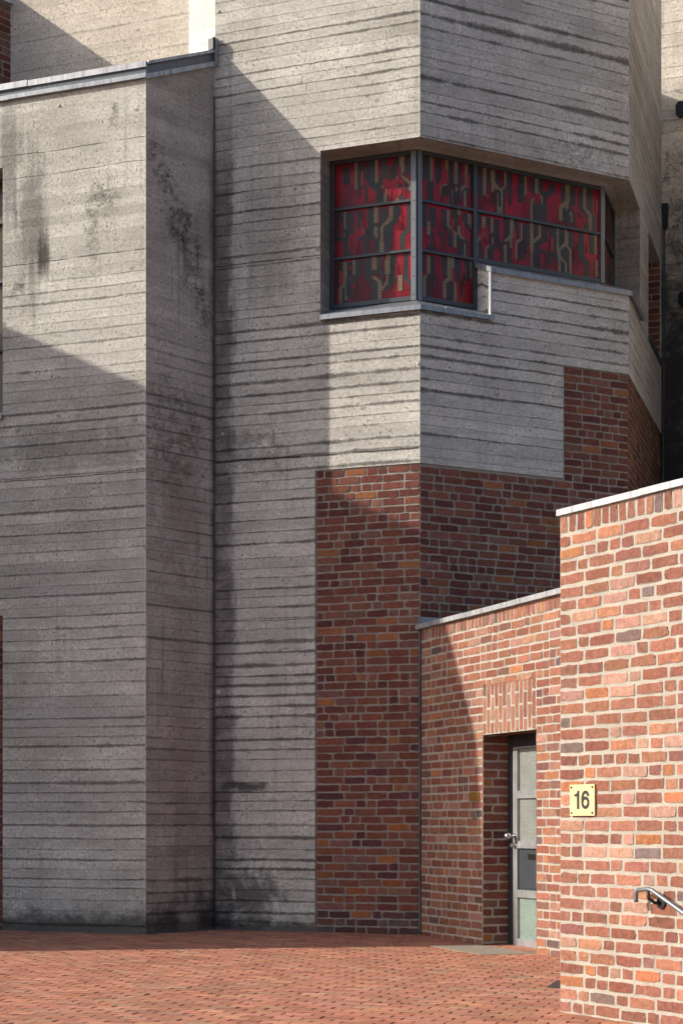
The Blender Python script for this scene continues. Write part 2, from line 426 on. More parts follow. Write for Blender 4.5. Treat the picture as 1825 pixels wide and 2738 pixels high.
cR = concrete('reveal concrete', (0.31, 0.275, 0.235), (0.44, 0.395, 0.34), 29.0, joint=0.4, rough=0.3, streak=0.4,
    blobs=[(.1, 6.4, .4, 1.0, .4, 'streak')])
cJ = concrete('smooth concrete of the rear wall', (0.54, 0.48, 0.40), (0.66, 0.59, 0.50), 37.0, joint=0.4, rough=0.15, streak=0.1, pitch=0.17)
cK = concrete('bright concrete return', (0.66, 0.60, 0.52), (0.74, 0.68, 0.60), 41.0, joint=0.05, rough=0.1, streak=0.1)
cF = concrete('concrete of the far wing', (0.52, 0.47, 0.40), (0.66, 0.60, 0.52), 43.0, blobs=[(.4, 3.5, 2.6, 6.2, .75, 'dark'), (.5, 6.0, 2.4, 4.0, .55, 'dark')], joint=0.6, rough=0.25, streak=0.35, pitch=0.16)  # the two big dark blobs paint shade into the lower wall colour

# ------------------------------------------------------------------ brick laying
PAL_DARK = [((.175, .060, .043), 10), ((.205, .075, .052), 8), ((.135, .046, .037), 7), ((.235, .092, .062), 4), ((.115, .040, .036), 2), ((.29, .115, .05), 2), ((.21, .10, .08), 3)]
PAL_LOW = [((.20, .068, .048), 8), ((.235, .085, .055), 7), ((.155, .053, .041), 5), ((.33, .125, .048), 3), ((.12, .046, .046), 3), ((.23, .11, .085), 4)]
PAL_LIT = [((.285, .122, .084), 12), ((.32, .142, .096), 10), ((.24, .098, .070), 7), ((.40, .185, .12), 4), ((.42, .17, .08), 2), ((.27, .125, .10), 2), ((.43, .245, .185), 4), ((.20, .14, .13), 1)]
PAL_G = [((.295, .118, .078), 10), ((.33, .138, .09), 8), ((.255, .095, .066), 6), ((.37, .168, .105), 4), ((.22, .105, .085), 3), ((.38, .20, .15), 3), ((.40, .165, .08), 1), ((.15, .095, .09), 1)]
PAL_FOOT = [((.13, .060, .052), 6), ((.10, .050, .048), 4), ((.16, .07, .055), 3), ((.15, .10, .09), 2)]
def pick(pal):
    t = random.random() * sum(w for _, w in pal)
    for c, w in pal:
        t -= w
        if t <= 0: break
    k = random.uniform(.86, 1.16)
    return (c[0] * k * random.uniform(.95, 1.05), c[1] * k * random.uniform(.93, 1.07), c[2] * k * random.uniform(.92, 1.08), 1)

def lay(mb, Fc, u0, u1, z0, z1, col, mi=0, jit=.0016, proud=None, depth=.008):
    """one brick: an irregular outline, a worn arris and a slightly proud face"""
    w, h = u1 - u0, z1 - z0
    if w < .012 or h < .012: return
    pr = random.uniform(-.0015, .003) if proud is None else proud
    nu = 4 if w > .15 else 2; nv = 4 if h > .15 else 2
    def rim(ins):
        L_ = []
        for k in range(nu): L_.append((u0 + ins + (w - 2 * ins) * k / nu, z0 + ins))
        for k in range(nv): L_.append((u1 - ins, z0 + ins + (h - 2 * ins) * k / nv))
        for k in range(nu): L_.append((u1 - ins - (w - 2 * ins) * k / nu, z1 - ins))
        for k in range(nv): L_.append((u0 + ins, z1 - ins - (h - 2 * ins) * k / nv))
        return L_
    jl = [(random.gauss(0, jit), random.gauss(0, jit)) for _ in range(2 * nu + 2 * nv)]
    corners = {0, nu, nu + nv, 2 * nu + nv}
    cxm, czm = (u0 + u1) / 2, (z0 + z1) / 2
    def pt(i, q):
        x, y = q[0] + jl[i][0], q[1] + jl[i][1]
        if i in corners:
            cr = random.uniform(.001, .0045) if random.random() < .88 else random.uniform(.006, .017)
            x += cr * (1 if x < cxm else -1); y += cr * (1 if y < czm else -1)
        return x, y
    r0 = [pt(i, q) for i, q in enumerate(rim(0))]
    ins = min(.007, w * .25, h * .25)
    r1 = [(q[0] + jl[i][0], q[1] + jl[i][1]) for i, q in enumerate(rim(ins))]
    tilt = random.gauss(0, .012); tilt2 = random.gauss(0, .02)
    def off(q, o): return o + (q[0] - cxm) * tilt + (q[1] - czm) * tilt2
    b = [mb.vert(Fc.p(q[0], q[1], -depth - .004), col, 0.0) for q in r0]
    a = [mb.vert(Fc.p(q[0], q[1], off(q, pr - .003)), col, 0.0) for q in r0]
    c = [mb.vert(Fc.p(q[0], q[1], off(q, pr)), col, 1.0) for q in r1]
    n = len(r0)
    for i in range(n):
        j = (i + 1) % n
        mb.face((b[i], b[j], a[j], a[i]), mi)
        mb.face((a[i], a[j], c[j], c[i]), mi)
    mb.face(c, mi)

def courses(mb, Fc, regs, ztop, zbot, pal, holes=(), jw=.012, ch=.0833, jit=.0022, lowpal=None, zlow=-99, flip=1):
    k = 0
    while True:
        zt = ztop - k * ch; z0 = zt - ch
        if z0 < zbot - ch: break
        k += 1
        zm = (zt + z0) / 2
        iv = [(a, b) for (a, b, c, d) in regs if c <= zm <= d]
        iv.sort(); mer = []
        for a, b in iv:
            if mer and a <= mer[-1][1] + .001: mer[-1] = (mer[-1][0], max(mer[-1][1], b))
            else: mer.append((a, b))
        for (a, b, c, d) in holes:
            if c <= zm <= d:
                nm = []
                for x, y in mer:
                    if b <= x or a >= y: nm.append((x, y))
                    else:
                        if a > x + .02: nm.append((x, a))
                        if b < y - .02: nm.append((b, y))
                mer = nm
        for a, b in mer:
            u = a; first = True
            while u < b - .02:
                if first: w = (.115, .175, .24)[(k * 2 + random.randint(0, 1)) % 3]
                else: w = .24 if random.random() < .66 else .115
                w += random.gauss(0, .003)
                if b - (u + w) < .075: w = b - u - (0 if random.random() < .5 else 0)
                first = False
                e = min(u + w, b)
                P = lowpal if (lowpal and zm < zlow + random.gauss(0, .35)) else pal
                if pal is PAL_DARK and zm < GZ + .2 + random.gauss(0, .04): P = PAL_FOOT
                dz = random.gauss(0, .0015)
                lay(mb, Fc, u + jw * .15, e - (jw * .85 if e < b - .01 else jw * .2), z0 + jw * .5 + dz, zt - jw * .5 + dz + random.gauss(0, .001), pick(P), 0, jit)
                u = e + 0.0
def rowlock(mb, Fc, u0, u1, z0, z1, pal, w=.066, pitch=.0795, jit=.002):
    u = u0 + .004
    while u + w < u1 + .01:
        lay(mb, Fc, u, min(u + w, u1), z0 + random.uniform(.0, .008), z1, pick(pal), 0, jit); u += pitch + random.gauss(0, .002)

# ================================================================== THE CONCRETE BUILDING
church = empty('concrete_building', (PC.x, PC.y, 0), 'tall board-marked concrete building with faceted tower, red stained window and deep red brick base', 'building')

# ---- left block (faces A and B)
ROOF_A = 7.82
mb = MB()
UWL = 1.70
quad(mb, A, 0, UWL, ZB, ROOF_A); quad(mb, A, UWL, 3.6, 2.26, 4.45); quad(mb, A, UWL, 3.6, 7.09, ROOF_A)
quad(mb, A, 2.9, 3.6, 4.45, 7.09); quad(mb, A, 2.9, 3.6, ZB, 2.26)
ROOF_B = 8.27
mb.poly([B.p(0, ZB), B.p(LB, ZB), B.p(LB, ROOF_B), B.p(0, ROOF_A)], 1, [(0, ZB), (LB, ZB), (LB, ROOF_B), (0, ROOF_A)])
# reveals of the left window
for uu in (UWL, 2.9):
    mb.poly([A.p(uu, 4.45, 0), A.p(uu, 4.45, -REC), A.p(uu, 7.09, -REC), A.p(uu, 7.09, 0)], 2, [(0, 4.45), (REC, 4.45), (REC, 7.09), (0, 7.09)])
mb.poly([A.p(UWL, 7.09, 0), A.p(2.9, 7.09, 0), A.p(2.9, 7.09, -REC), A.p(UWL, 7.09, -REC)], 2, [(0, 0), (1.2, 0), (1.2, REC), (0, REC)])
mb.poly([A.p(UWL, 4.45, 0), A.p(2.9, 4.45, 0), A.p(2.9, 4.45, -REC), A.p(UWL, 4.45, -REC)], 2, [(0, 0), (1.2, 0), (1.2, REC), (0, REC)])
# far side of the block
q0 = A.p(3.6, ZB); q1 = A.p(3.6, ZB, -3)
mb.poly([q0, q1, (q1[0], q1[1], ROOF_B + EYE), (q0[0], q0[1], ROOF_A + EYE)], 0, [(0, ZB), (3, ZB), (3, 8), (0, 8)])
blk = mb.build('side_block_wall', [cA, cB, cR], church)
tag(blk, 'pale weathered concrete block standing forward on the left')

# roof of the left block: eave on A, rake on B, lean-to slope back to the rear wall
mb = MB()
SL = .52
n_d = 1.13
e0 = [A.p(-.03, ROOF_A + .10, .03), A.p(3.6, ROOF_A + .10, .03), A.p(3.6, ROOF_A + .10 + SL * n_d, -n_d), None]
jx = meet(J, .0, B, .02)
e0[3] = (PJ0.x - .05, PJ0.y + .15, ROOF_B + .13 + EYE)
mb.poly([e0[0], e0[1], e0[2], (J.p(0, 0)[0], J.p(0, 0)[1], ROOF_A + .10 + SL * n_d + EYE), (K.p(0, 0)[0], K.p(0, 0)[1], ROOF_B + .13 + EYE)], 0)
roof = mb.build('lean_to_roof', M['zinc'], church)
mb = MB()
u = -.02                                                    # drip edge in lapped lengths
while u < 3.5:
    w = random.uniform(.28, .42); j = random.uniform(-.003, .003)
    fbox(mb, A, u, u + w + .012, ROOF_A - .025 + j, ROOF_A + .022 + j, -.02, .045 + j); u += w
fbox(mb, A, -.01, 3.55, ROOF_A + .024, ROOF_A + .088, -.02, .012, 1)
u = -.015
while u < 3.5:
    w = random.uniform(.5, .9); j = random.uniform(-.004, .004)
    fbox(mb, A, u, u + w + .01, ROOF_A + .088, ROOF_A + .152 + j, -.05, .034 + j, 2); u += w
ef = mb.build('eave_flashing', [M['zinc'], M['zinc_dark'], M['zinc_bright']], church)
# rake on B (rises with the roof)
def rake(mb, u0, u1, a0, a1, o0, o1, mi):
    s = (ROOF_B - ROOF_A) / LB
    P = []
    for a in (a0, a1):
        for (uu, oo) in ((u0, o0), (u1, o0), (u1, o1), (u0, o1)):
            P.append(B.p(uu, ROOF_A + s * uu + a, oo))
    mb.box8(P, mi)
mb = MB()
for k in range(3):
    rake(mb, -.02 + .327 * k, .3 + .327 * k, -.03, .020, -.02, .04, 0)
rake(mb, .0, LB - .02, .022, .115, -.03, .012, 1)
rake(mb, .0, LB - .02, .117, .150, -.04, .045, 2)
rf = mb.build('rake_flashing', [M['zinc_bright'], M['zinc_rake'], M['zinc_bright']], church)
mb = MB()
rake(mb, LB - .045, LB - .005, -.02, .26, -.06, .05, 0); rake(mb, LB - .085, LB - .048, .16, .28, -.02, .06, 1)
mb.build('rake_end_cap', [M['zinc'], M['black']], church)
# dark joint pipe in the inner corner under the roof
mb = MB(); mb.tube([B.p(LB - .03, 7.9, .02), B.p(LB - .03, 2, .018), B.p(LB - .028, GZ, .02)], .006, 6)
mb.build('corner_joint', plain('sealant', (0.05, 0.047, 0.045), .8), church)

# left window (only its right edge is in view)
mb = MB()
for z in (4.45, 5.2, 5.95, 6.6, 7.05):
    fbox(mb, A, UWL, 2.9, z, z + .04, -REC, -REC + .05)
for uu in (UWL, 2.3, 2.86): fbox(mb, A, uu, uu + .04, 4.45, 7.09, -REC, -REC + .052)
lw = mb.build('window', M['frame'], church); tag(lw, 'window cut off by the left edge of the picture')
mb = MB(); quad(mb, A, UWL, 2.9, 4.45, 7.09, -REC - .005)
mb.build('glass_pane', plain('brown window glass', (0.10, 0.075, 0.05), .15, 0, .6, 5), lw)
mb = MB(); mb.box8([A.p(UWL - .01, 4.37, .05), A.p(2.9, 4.37, .05), A.p(2.9, 4.40, -REC), A.p(UWL - .01, 4.40, -REC),
                    A.p(UWL - .01, 4.41, .05), A.p(2.9, 4.41, .05), A.p(2.9, 4.56, -REC), A.p(UWL - .01, 4.56, -REC)])
mb.build('sill', M['zinc'], lw)
mb = MB(); quad(mb, A, UWL, 2.9, ZB, 2.26, -.05, 1)
courses(mb, Face(A.o + A.n * -.03, A.d, A.n), [(UWL, 2.9, ZB, 2.26)], 2.26, GZ - .1, PAL_DARK)
mb.build('brick_panel', [M['brick_dark'], M['mortar_dark']], church)

# ---- tower: faces C, D, E
mb = MB()
def cq(*a, **k): quad(mb, *a, **k)
cq(C, 0, LC, Z_HEAD, TOP); cq(C, U_WIN, LC, Z_LOW, Z_HEAD); cq(C, 0, LC, Z_BR, Z_LOW); cq(C, U_BRC, LC, ZB, Z_BR)
cq(D, 0, LD, Z_HEAD, TOP, mi=1); cq(D, U_STEP, LD, Z_LOW, Z_HIGH, mi=1); cq(D, 0, LD, Z_BR2, Z_LOW, mi=1); cq(D, 0, U_BRD, Z_BR, Z_BR2, mi=1)
S0, S1 = 1.654, 2.78
cq(E, 0, LE, Z_HEAD, TOP, mi=2); cq(E, .9, S0, Z_HIGH, Z_HEAD, mi=2); cq(E, S1, LE, Z_HIGH, Z_HEAD, mi=2); cq(E, 0, LE, Z_BR2, Z_HIGH, mi=2)
# reveals
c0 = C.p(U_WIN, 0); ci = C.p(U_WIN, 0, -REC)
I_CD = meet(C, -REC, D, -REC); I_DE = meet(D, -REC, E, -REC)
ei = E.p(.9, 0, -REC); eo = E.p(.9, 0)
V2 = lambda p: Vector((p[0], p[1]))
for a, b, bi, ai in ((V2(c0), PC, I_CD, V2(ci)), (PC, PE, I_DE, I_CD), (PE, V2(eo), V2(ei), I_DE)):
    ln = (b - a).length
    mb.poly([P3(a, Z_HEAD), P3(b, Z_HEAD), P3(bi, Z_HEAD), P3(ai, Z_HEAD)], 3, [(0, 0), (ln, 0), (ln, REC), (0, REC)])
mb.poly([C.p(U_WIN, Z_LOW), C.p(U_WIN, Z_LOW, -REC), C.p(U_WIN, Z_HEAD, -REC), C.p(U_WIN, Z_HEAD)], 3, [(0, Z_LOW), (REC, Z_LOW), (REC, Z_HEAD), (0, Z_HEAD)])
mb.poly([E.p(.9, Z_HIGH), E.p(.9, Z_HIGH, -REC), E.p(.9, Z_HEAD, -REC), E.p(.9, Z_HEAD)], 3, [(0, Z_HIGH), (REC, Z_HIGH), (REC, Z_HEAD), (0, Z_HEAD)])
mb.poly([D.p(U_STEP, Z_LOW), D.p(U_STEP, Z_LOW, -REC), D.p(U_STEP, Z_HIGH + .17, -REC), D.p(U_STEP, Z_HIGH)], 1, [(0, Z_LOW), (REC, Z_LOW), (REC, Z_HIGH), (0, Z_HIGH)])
# slot in E
for uu in (S0, S1):
    mb.poly([E.p(uu, Z_HIGH), E.p(uu, Z_HIGH, -.3), E.p(uu, Z_HEAD, -.3), E.p(uu, Z_HEAD)], 2, [(0, 0), (.3, 0), (.3, 1.2), (0, 1.2)])
mb.poly([E.p(S0, Z_HEAD), E.p(S1, Z_HEAD), E.p(S1, Z_HEAD, -.3), E.p(S0, Z_HEAD, -.3)], 2)
mb.poly([E.p(S0, Z_HIGH), E.p(S1, Z_HIGH), E.p(S1, Z_HIGH, -.3), E.p(S0, Z_HIGH, -.3)], 2)
# hidden rear and roof close the volume
pe = E.p(LE, 0); back = [(4.3, 24.0), (-7.5, 26.5)]
jl = J.p(6.5, 0)
ring = [(jl[0], jl[1]), (J.o.x, J.o.y), (PK.x, PK.y), (PC.x, PC.y), (PE.x, PE.y), (pe[0], pe[1])] + back
mb.poly([(x, y, TOP + EYE) for x, y in ring], 2)
for (a, b) in ((ring[5], ring[6]), (ring[6], ring[7]), (ring[7], ring[0])):
    mb.poly([(a[0], a[1], 0), (b[0], b[1], 0), (b[0], b[1], TOP + EYE), (a[0], a[1], TOP + EYE)], 2, [(0, 0), (3, 0), (3, 12), (0, 12)])
tw = mb.build('tower_wall', [cC, cD, cE, cR], church)
tag(tw, 'faceted concrete tower wall with rough horizontal board marks')
# rear wall above the lean-to roof
mb = MB()
quad(mb, J, 0, 6.5, ROOF_A, TOP, 0, 0); quad(mb, K, 0, LK, ROOF_A, TOP, 0, 1)
rw = mb.build('rear_wall', [cJ, cK], church); tag(rw, 'smooth sunlit rear wall above the low zinc roof')
mb = MB()
u = 0
while u < 5:
    w = random.uniform(.6, 1.0); fbox(mb, J, u, u + w + .01, ROOF_A + .3, ROOF_A + .71 + random.uniform(-.006, .006), 0.001, .02); u += w
ks = []
for uu, zz in ((.0, .79), (LK, .72)): ks.append(zz)
mb.box8([K.p(0, ROOF_A + .2, .003), K.p(LK, ROOF_A + .2, .003), K.p(LK, ROOF_A + .2, .02), K.p(0, ROOF_A + .2, .02),
         K.p(0, ROOF_A + .70, .003), K.p(LK, ROOF_A + .72, .003), K.p(LK, ROOF_A + .72, .02), K.p(0, ROOF_A + .70, .02)])
mb.build('wall_flashing', M['zinc_bright'], church)

# brick base of the tower
mb = MB()
Cb = Face(C.o - C.n * .0 , C.d, C.n); RB = -.012
Cb = Face(meet(C, RB, D, RB), C.d, C.n); Db = Face(meet(C, RB, D, RB), D.d, D.n); Eb = Face(meet(D, RB, E, RB), E.d, E.n)
quad(mb, C, 0, U_BRC, ZB, Z_BR + .02, -.019, 1)
quad(mb, D, 0, LD, ZB, Z_BR + .02, -.019, 1); quad(mb, D, U_BRD - .02, LD, Z_BR, Z_BR2 + .02, -.0195, 1)
quad(mb, E, 0, LE, ZB, Z_BR2 + .02, -.019, 1)
for Fq, a, b, z in ((C, 0, U_BRC, Z_BR), (D, 0, U_BRD, Z_BR), (D, U_BRD, LD, Z_BR2), (E, 0, LE, Z_BR2)):
    mb.poly([Fq.p(a, z, -.001), Fq.p(b, z, -.001), Fq.p(b, z, -.03), Fq.p(a, z, -.03)], 1)
mb.poly([D.p(U_BRD, Z_BR, -.001), D.p(U_BRD, Z_BR, -.03), D.p(U_BRD, Z_BR2, -.03), D.p(U_BRD, Z_BR2, -.001)], 1)
mb.poly([C.p(U_BRC, ZB), C.p(U_BRC, ZB, -.04), C.p(U_BRC, Z_BR, -.04), C.p(U_BRC, Z_BR)], 1)
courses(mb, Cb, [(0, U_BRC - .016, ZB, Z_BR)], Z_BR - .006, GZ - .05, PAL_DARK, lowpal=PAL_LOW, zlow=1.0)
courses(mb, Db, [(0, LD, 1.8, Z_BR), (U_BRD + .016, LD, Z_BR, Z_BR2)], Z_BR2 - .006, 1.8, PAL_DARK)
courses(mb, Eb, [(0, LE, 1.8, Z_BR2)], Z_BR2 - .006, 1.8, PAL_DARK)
bb = mb.build('brick_base', [M['brick_dark'], M['mortar_dark']], church); tag(bb, 'deep red brick base of the tower')
mb = MB(); Es = Face(E.o + E.n * -.25, E.d, E.n)
quad(mb, Es, S0, S1, Z_HIGH, Z_HEAD, -.008, 1)
courses(mb, Es, [(S0 + .5, S1, Z_HIGH, Z_HEAD)], Z_HEAD, Z_HIGH, PAL_DARK)
sj = Face(E.p(S1, 0, 0)[:2], -E.n, -E.d)
quad(mb, Face(sj.o + sj.n * .02, sj.d, sj.n), 0, .3, Z_HIGH, Z_HEAD, -.008, 1)
courses(mb, Face(sj.o + sj.n * .02, sj.d, sj.n), [(0, .3, Z_HIGH, Z_HEAD)], Z_HEAD, Z_HIGH, PAL_DARK)
fbox(mb, E, S0 - .02, S1 + .05, Z_HIGH - .03, Z_HIGH + .012, -.2, .03, 2)
mb.build('slot_niche', [M['brick_dark'], M['mortar_dark'], M['zinc_dark']], church)

# ---- the red stained window
Ci = Face(I_CD, C.d, C.n); Di = Face(I_CD, D.d, D.n); Ei = Face(I_DE, E.d, E.n)
WC = (V2(ci) - I_CD).length; WD = (I_DE - I_CD).length; WE = (V2(ei) - I_DE).length
UM = .704
mb = MB(); f = .022
def bar_h(Fc, u0, u1, z, t=.026, o=.03): fbox(mb, Fc, u0, u1, z - t / 2, z + t / 2, -.02, o)
def bar_v(Fc, u, z0, z1, t=.04, o=.034, mi=0): fbox(mb, Fc, u - t / 2, u + t / 2, z0, z1, -.02, o, mi)
for z in (5.59, 6.10, 6.63, 7.14):
    bar_h(Ci, .03, WC, z, .045 if z in (5.59, 7.14) else .026); bar_h(Di, .03, UM, z, .045 if z in (5.59, 7.14) else .026)
for z in (6.10, 6.63, 7.14):
    bar_h(Di, UM, WD, z, .045 if z != 6.63 else .026); bar_h(Ei, .02, WE, z, .04)
bar_v(Ci, WC - .025, 5.56, 7.16, .06); bar_v(Di, UM, 5.56, 7.16, .045); bar_v(Di, WD - .01, 6.08, 7.16, .05, .036, 1); bar_v(Ei, WE - .02, 6.08, 7.16, .05)
bar_v(Ci, .022, 5.56, 7.16, .055, .04, 1); bar_v(Di, .022, 5.56, 7.16, .05, .038, 1)
for z in [5.62 + .2 * k for k in range(8)]:                 # rivets on the corner post
    mb.tube([Ci.p(.022, z, .038), Ci.p(.022, z, .045)], .006, 6, 0)
win = mb.build('window', [M['frame'], M['frame_post']], church)
tag(win, 'wide corner window of red and grey stained glass with dark metal bars')

def red_glass():
    g = NG('red stained glass'); p = g.pos()
    n = g.noise(p, 2.2, 3, 0.6); n2 = g.noise(p, 40, 3, 0.7)
    col = g.mix(g.ss(n, .35, .65), (0.13, 0.003, 0.008), (0.36, 0.008, 0.020))
    col = g.scale(col, g.add(.8, g.mul(n2, .4)))
    g.bump(n, 0.02, 0.25)
    g.b.inputs['Coat Weight'].default_value = .12; g.b.inputs['Coat Roughness'].default_value = .05
    return g.done(col, 0.3, spec=.3)
def grey_glass():
    g = NG('smoky grey glass'); p = g.pos()
    n = g.noise(p, 6, 3, 0.6)
    g.b.inputs['Coat Weight'].default_value = .12; g.b.inputs['Coat Roughness'].default_value = .06
    n2 = g.noise(p, 1.3, 3, .6)
    return g.done(g.scale(g.mix(g.ss(n2, .4, .6), (0.045, 0.040, 0.038), (0.055, 0.024, 0.022)), g.add(.4, g.mul(n, 1.2))), 0.32, spec=.3)
def ochre_glass():
    g = NG('striped ochre glass'); u, v = g.uv(); p = g.pos()
    sp = g.node('ShaderNodeSeparateXYZ'); g.t.links.new(p, sp.inputs[0])
    k = g.m_('FRACT', g.mul(sp.outputs[2], 62.0))
    n = g.noise(p, 7, 4, .7)
    col = g.mix(g.ss(k, .25, .5), (0.06, 0.042, 0.026), (0.30, 0.22, 0.13))
    col = g.scale(col, g.add(.5, n))
    g.b.inputs['Coat Weight'].default_value = .12; g.b.inputs['Coat Roughness'].default_value = .06
    return g.done(col, 0.32, spec=.3)
MG = [red_glass(), grey_glass(), ochre_glass(), plain('scarlet glass', (0.30, 0.012, 0.018), .3)]

def ribbon(mb, Fc, pts, w, off, mi, clip):
    """a flat band following pts (u,z), clipped to the pane"""
    n = len(pts); L_, R_ = [], []
    for i in range(n):
        a = Vector(pts[max(i - 1, 0)]); b = Vector(pts[min(i + 1, n - 1)])
        t = (b - a).normalized(); nn = Vector((-t.y, t.x)); p = Vector(pts[i])
        ww = w / max(abs(nn.x), .75) if abs(nn.x) > .3 else w
        L_.append(p + nn * ww / 2); R_.append(p - nn * ww / 2)
    u0, u1, z0, z1 = clip
    def cl(p): return (min(max(p.x, u0), u1), min(max(p.y, z0), z1))
    for i in range(n - 1):
        q = [cl(L_[i]), cl(L_[i + 1]), cl(R_[i + 1]), cl(R_[i])]
        ar = abs(sum(q[k][0] * q[(k + 1) % 4][1] - q[(k + 1) % 4][0] * q[k][1] for k in range(4)))
        if ar < 1e-5: continue
        mb.poly([Fc.p(x, z, off) for x, z in q], mi)

def pane(Fc, u0, u1, z0, z1, name='glass_pane'):
    mb = MB(); quad(mb, Fc, u0, u1, z0, z1, 0, 0)
    clip = (u0 + .01, u1 - .01, z0 + .01, z1 - .01)
    W, Hh = u1 - u0, z1 - z0
    u = u0 + random.uniform(.02, .08); s = random.choice((-1, 1)); k = 0
    while u < u1 - .04:
        zt = z1 - random.uniform(0, .05) if k % 3 else z1; jz = z0 + Hh * random.uniform(.25, .6)
        dx = s * random.uniform(.05, .11)
        low = z0 if random.random() < .7 else z0 + Hh * random.uniform(.05, .25)
        path = [(u, zt), (u, jz + abs(dx) * .9), (u + dx, jz), (u + dx, low)]
        if random.random() < .25: path = [(u, zt), (u, z0 + Hh * random.uniform(.35, .6))]
        wd = random.uniform(.06, .095)
        ribbon(mb, Fc, path, wd, .0015 + .0001 * k, 1, clip)
        if random.random() < .75:
            o = s * (wd / 2 + .014)
            ribbon(mb, Fc, [(a + o, b) for a, b in path], random.uniform(.026, .050), .0030 + .0001 * k, 2, clip)
        if random.random() < .45:                          # rounded arch between the ribbons
            cx, cz, r = u + random.uniform(.07, .12), z0 + Hh * random.uniform(.25, .6), random.uniform(.03, .06)
            arc = [(cx - r, max(z0, cz - .14))] + [(cx - r * math.cos(t), cz + r * math.sin(t)) for t in [math.pi * q / 8 for q in range(9)]] + [(cx + r, max(z0, cz - random.uniform(.04, .16)))]
            ribbon(mb, Fc, arc, .03, .0046 + .0001 * k, random.choice((1, 1, 0)), clip)
        if random.random() < .4:                           # plain rectangles and small lozenges
            zz = z0 + Hh * random.uniform(.2, .8); hh = random.uniform(.03, .10)
            ribbon(mb, Fc, [(u + .06, zz + hh), (u + .06, zz - hh)], random.uniform(.03, .06), .0062 + .0001 * k, random.choice((0, 1, 2)), clip)
        if random.random() < .35:
            zz = z0 + Hh * random.uniform(.2, .8); r = random.uniform(.018, .032)
            ring = [mb.vert(Fc.p(min(max(u + .09 + r * .7 * math.cos(q), clip[0]), clip[1]), zz + r * math.sin(q) * 1.4, .0075 + .0001 * k)) for q in [2 * math.pi * t / 14 for t in range(14)]]
            mb.face(ring, random.choice((0, 3, 1)))
        if random.random() < .3:
            ribbon(mb, Fc, [(u + .1, z0 + Hh * .75), (u + .1, z0 + Hh * .45)], .035, .0055 + .0001 * k, random.choice((3, 0)), clip)
        u += random.uniform(.10, .155); s = -s if random.random() < .6 else s; k += 1
    return mb.build(name, MG, win)
for z0, z1 in ((5.59, 6.10), (6.10, 6.63), (6.63, 7.14)):
    pane(Ci, .04, WC - .03, z0, z1); pane(Di, .04, UM, z0, z1)
for z0, z1 in ((6.10, 6.63), (6.63, 7.14)):
    pane(Di, UM, WD, z0, z1); pane(Ei, 0, WE, z0, z1)
# sills
def sill(pts_out, pts_in, z_out, z_in, name='sill'):
    """strips between an outer and an inner polyline, with a turned-down lip"""
    mb = MB()
    for i in range(len(pts_out) - 1):
        a, b, bi, ai = pts_out[i], pts_out[i + 1], pts_in[i + 1], pts_in[i]
        mb.box8([P3(a, z_out - .052), P3(b, z_out - .052), P3(bi, z_in - .06), P3(ai, z_in - .06), P3(a, z_out), P3(b, z_out), P3(bi, z_in), P3(ai, z_in)])
    return mb.build(name, M['zinc'], win)
ov = .045
sill([V2(C.p(U_WIN - .002, 0, ov)), meet(C, ov, D, ov), V2(D.p(U_STEP - .004, 0, ov))], [V2(C.p(U_WIN - .002, 0, -REC)), I_CD, V2(D.p(U_STEP - .004, 0, -REC))], Z_LOW + .045, 5.57)
sill([V2(D.p(U_STEP - .03, 0, ov)), meet(D, ov, E, ov), V2(E.p(.97, 0, ov))], [V2(D.p(U_STEP - .03, 0, -REC)), I_DE, V2(E.p(.9, 0, -REC))], Z_HIGH + .035, 6.085)
mb = MB(); fbox(mb, D, U_STEP - .022, U_STEP - .003, Z_LOW + .03, Z_HIGH, -.02, .022); mb.build('edge_trim', M['zinc_bright'], win)
for uu in (.3, 1.3, 2.2):
    mb = MB(); mb.tube([D.p(uu + (.0 if uu > .8 else 0), Z_HIGH + .04 if uu > .8 else Z_LOW + .05, .046), D.p(uu, Z_HIGH + .12 if uu > .8 else Z_LOW + .12, -.2)], .009, 6)
    mb.build('sill_seam', M['zinc'], win)

# tie-hole plugs, seen as small pale dots
plugs = [(A, 158, 282), (A, 155, 1007), (A, 305, 1437), (C, 584, 30), (C, 617, 407), (C, 596, 1160), (C, 1118, 972), (C, 584, 1850)]
for Fc, px, py in plugs:
    uu, zz = Fc.at(px, py)
    mb = MB(); r = .016 if py != 1850 else .028
    mb.tube([Fc.p(uu, zz, -.01), Fc.p(uu, zz, .008), Fc.p(uu, zz, .013)], [r, r, r * .6], 10)
    mb.build('tie_hole_plug', M['plug'], church)

# ---- brick stub above the roof at the far left
mb = MB(); zc = 9.46
quad(mb, L, 0, 1.3, ROOF_A, zc, -.008, 1); 
courses(mb, L, [(0, 1.3, ROOF_A, zc)], zc - .01, ROOF_A, PAL_DARK)
q = [L.p(0, 0, -.008), L.p(1.3, 0, -.008), L.p(1.3, 0, -.9), L.p(0, 0, -.9)]
mb.poly([(a[0], a[1], zc + EYE) for a in q], 1)
for i in (1, 2): mb.poly([(q[i][0], q[i][1], ROOF_A + EYE), (q[(i + 1) % 4][0], q[(i + 1) % 4][1], ROOF_A + EYE), (q[(i + 1) % 4][0], q[(i + 1) % 4][1], zc + EYE), (q[i][0], q[i][1], zc + EYE)], 1)
st = mb.build('brick_upstand', [M['brick_dark'], M['mortar_dark']], church)
mb = MB(); fbox(mb, L, -.02, 1.34, zc + .003, zc + .10, -.93, .035); mb.build('coping', M['zinc_bright'], st)

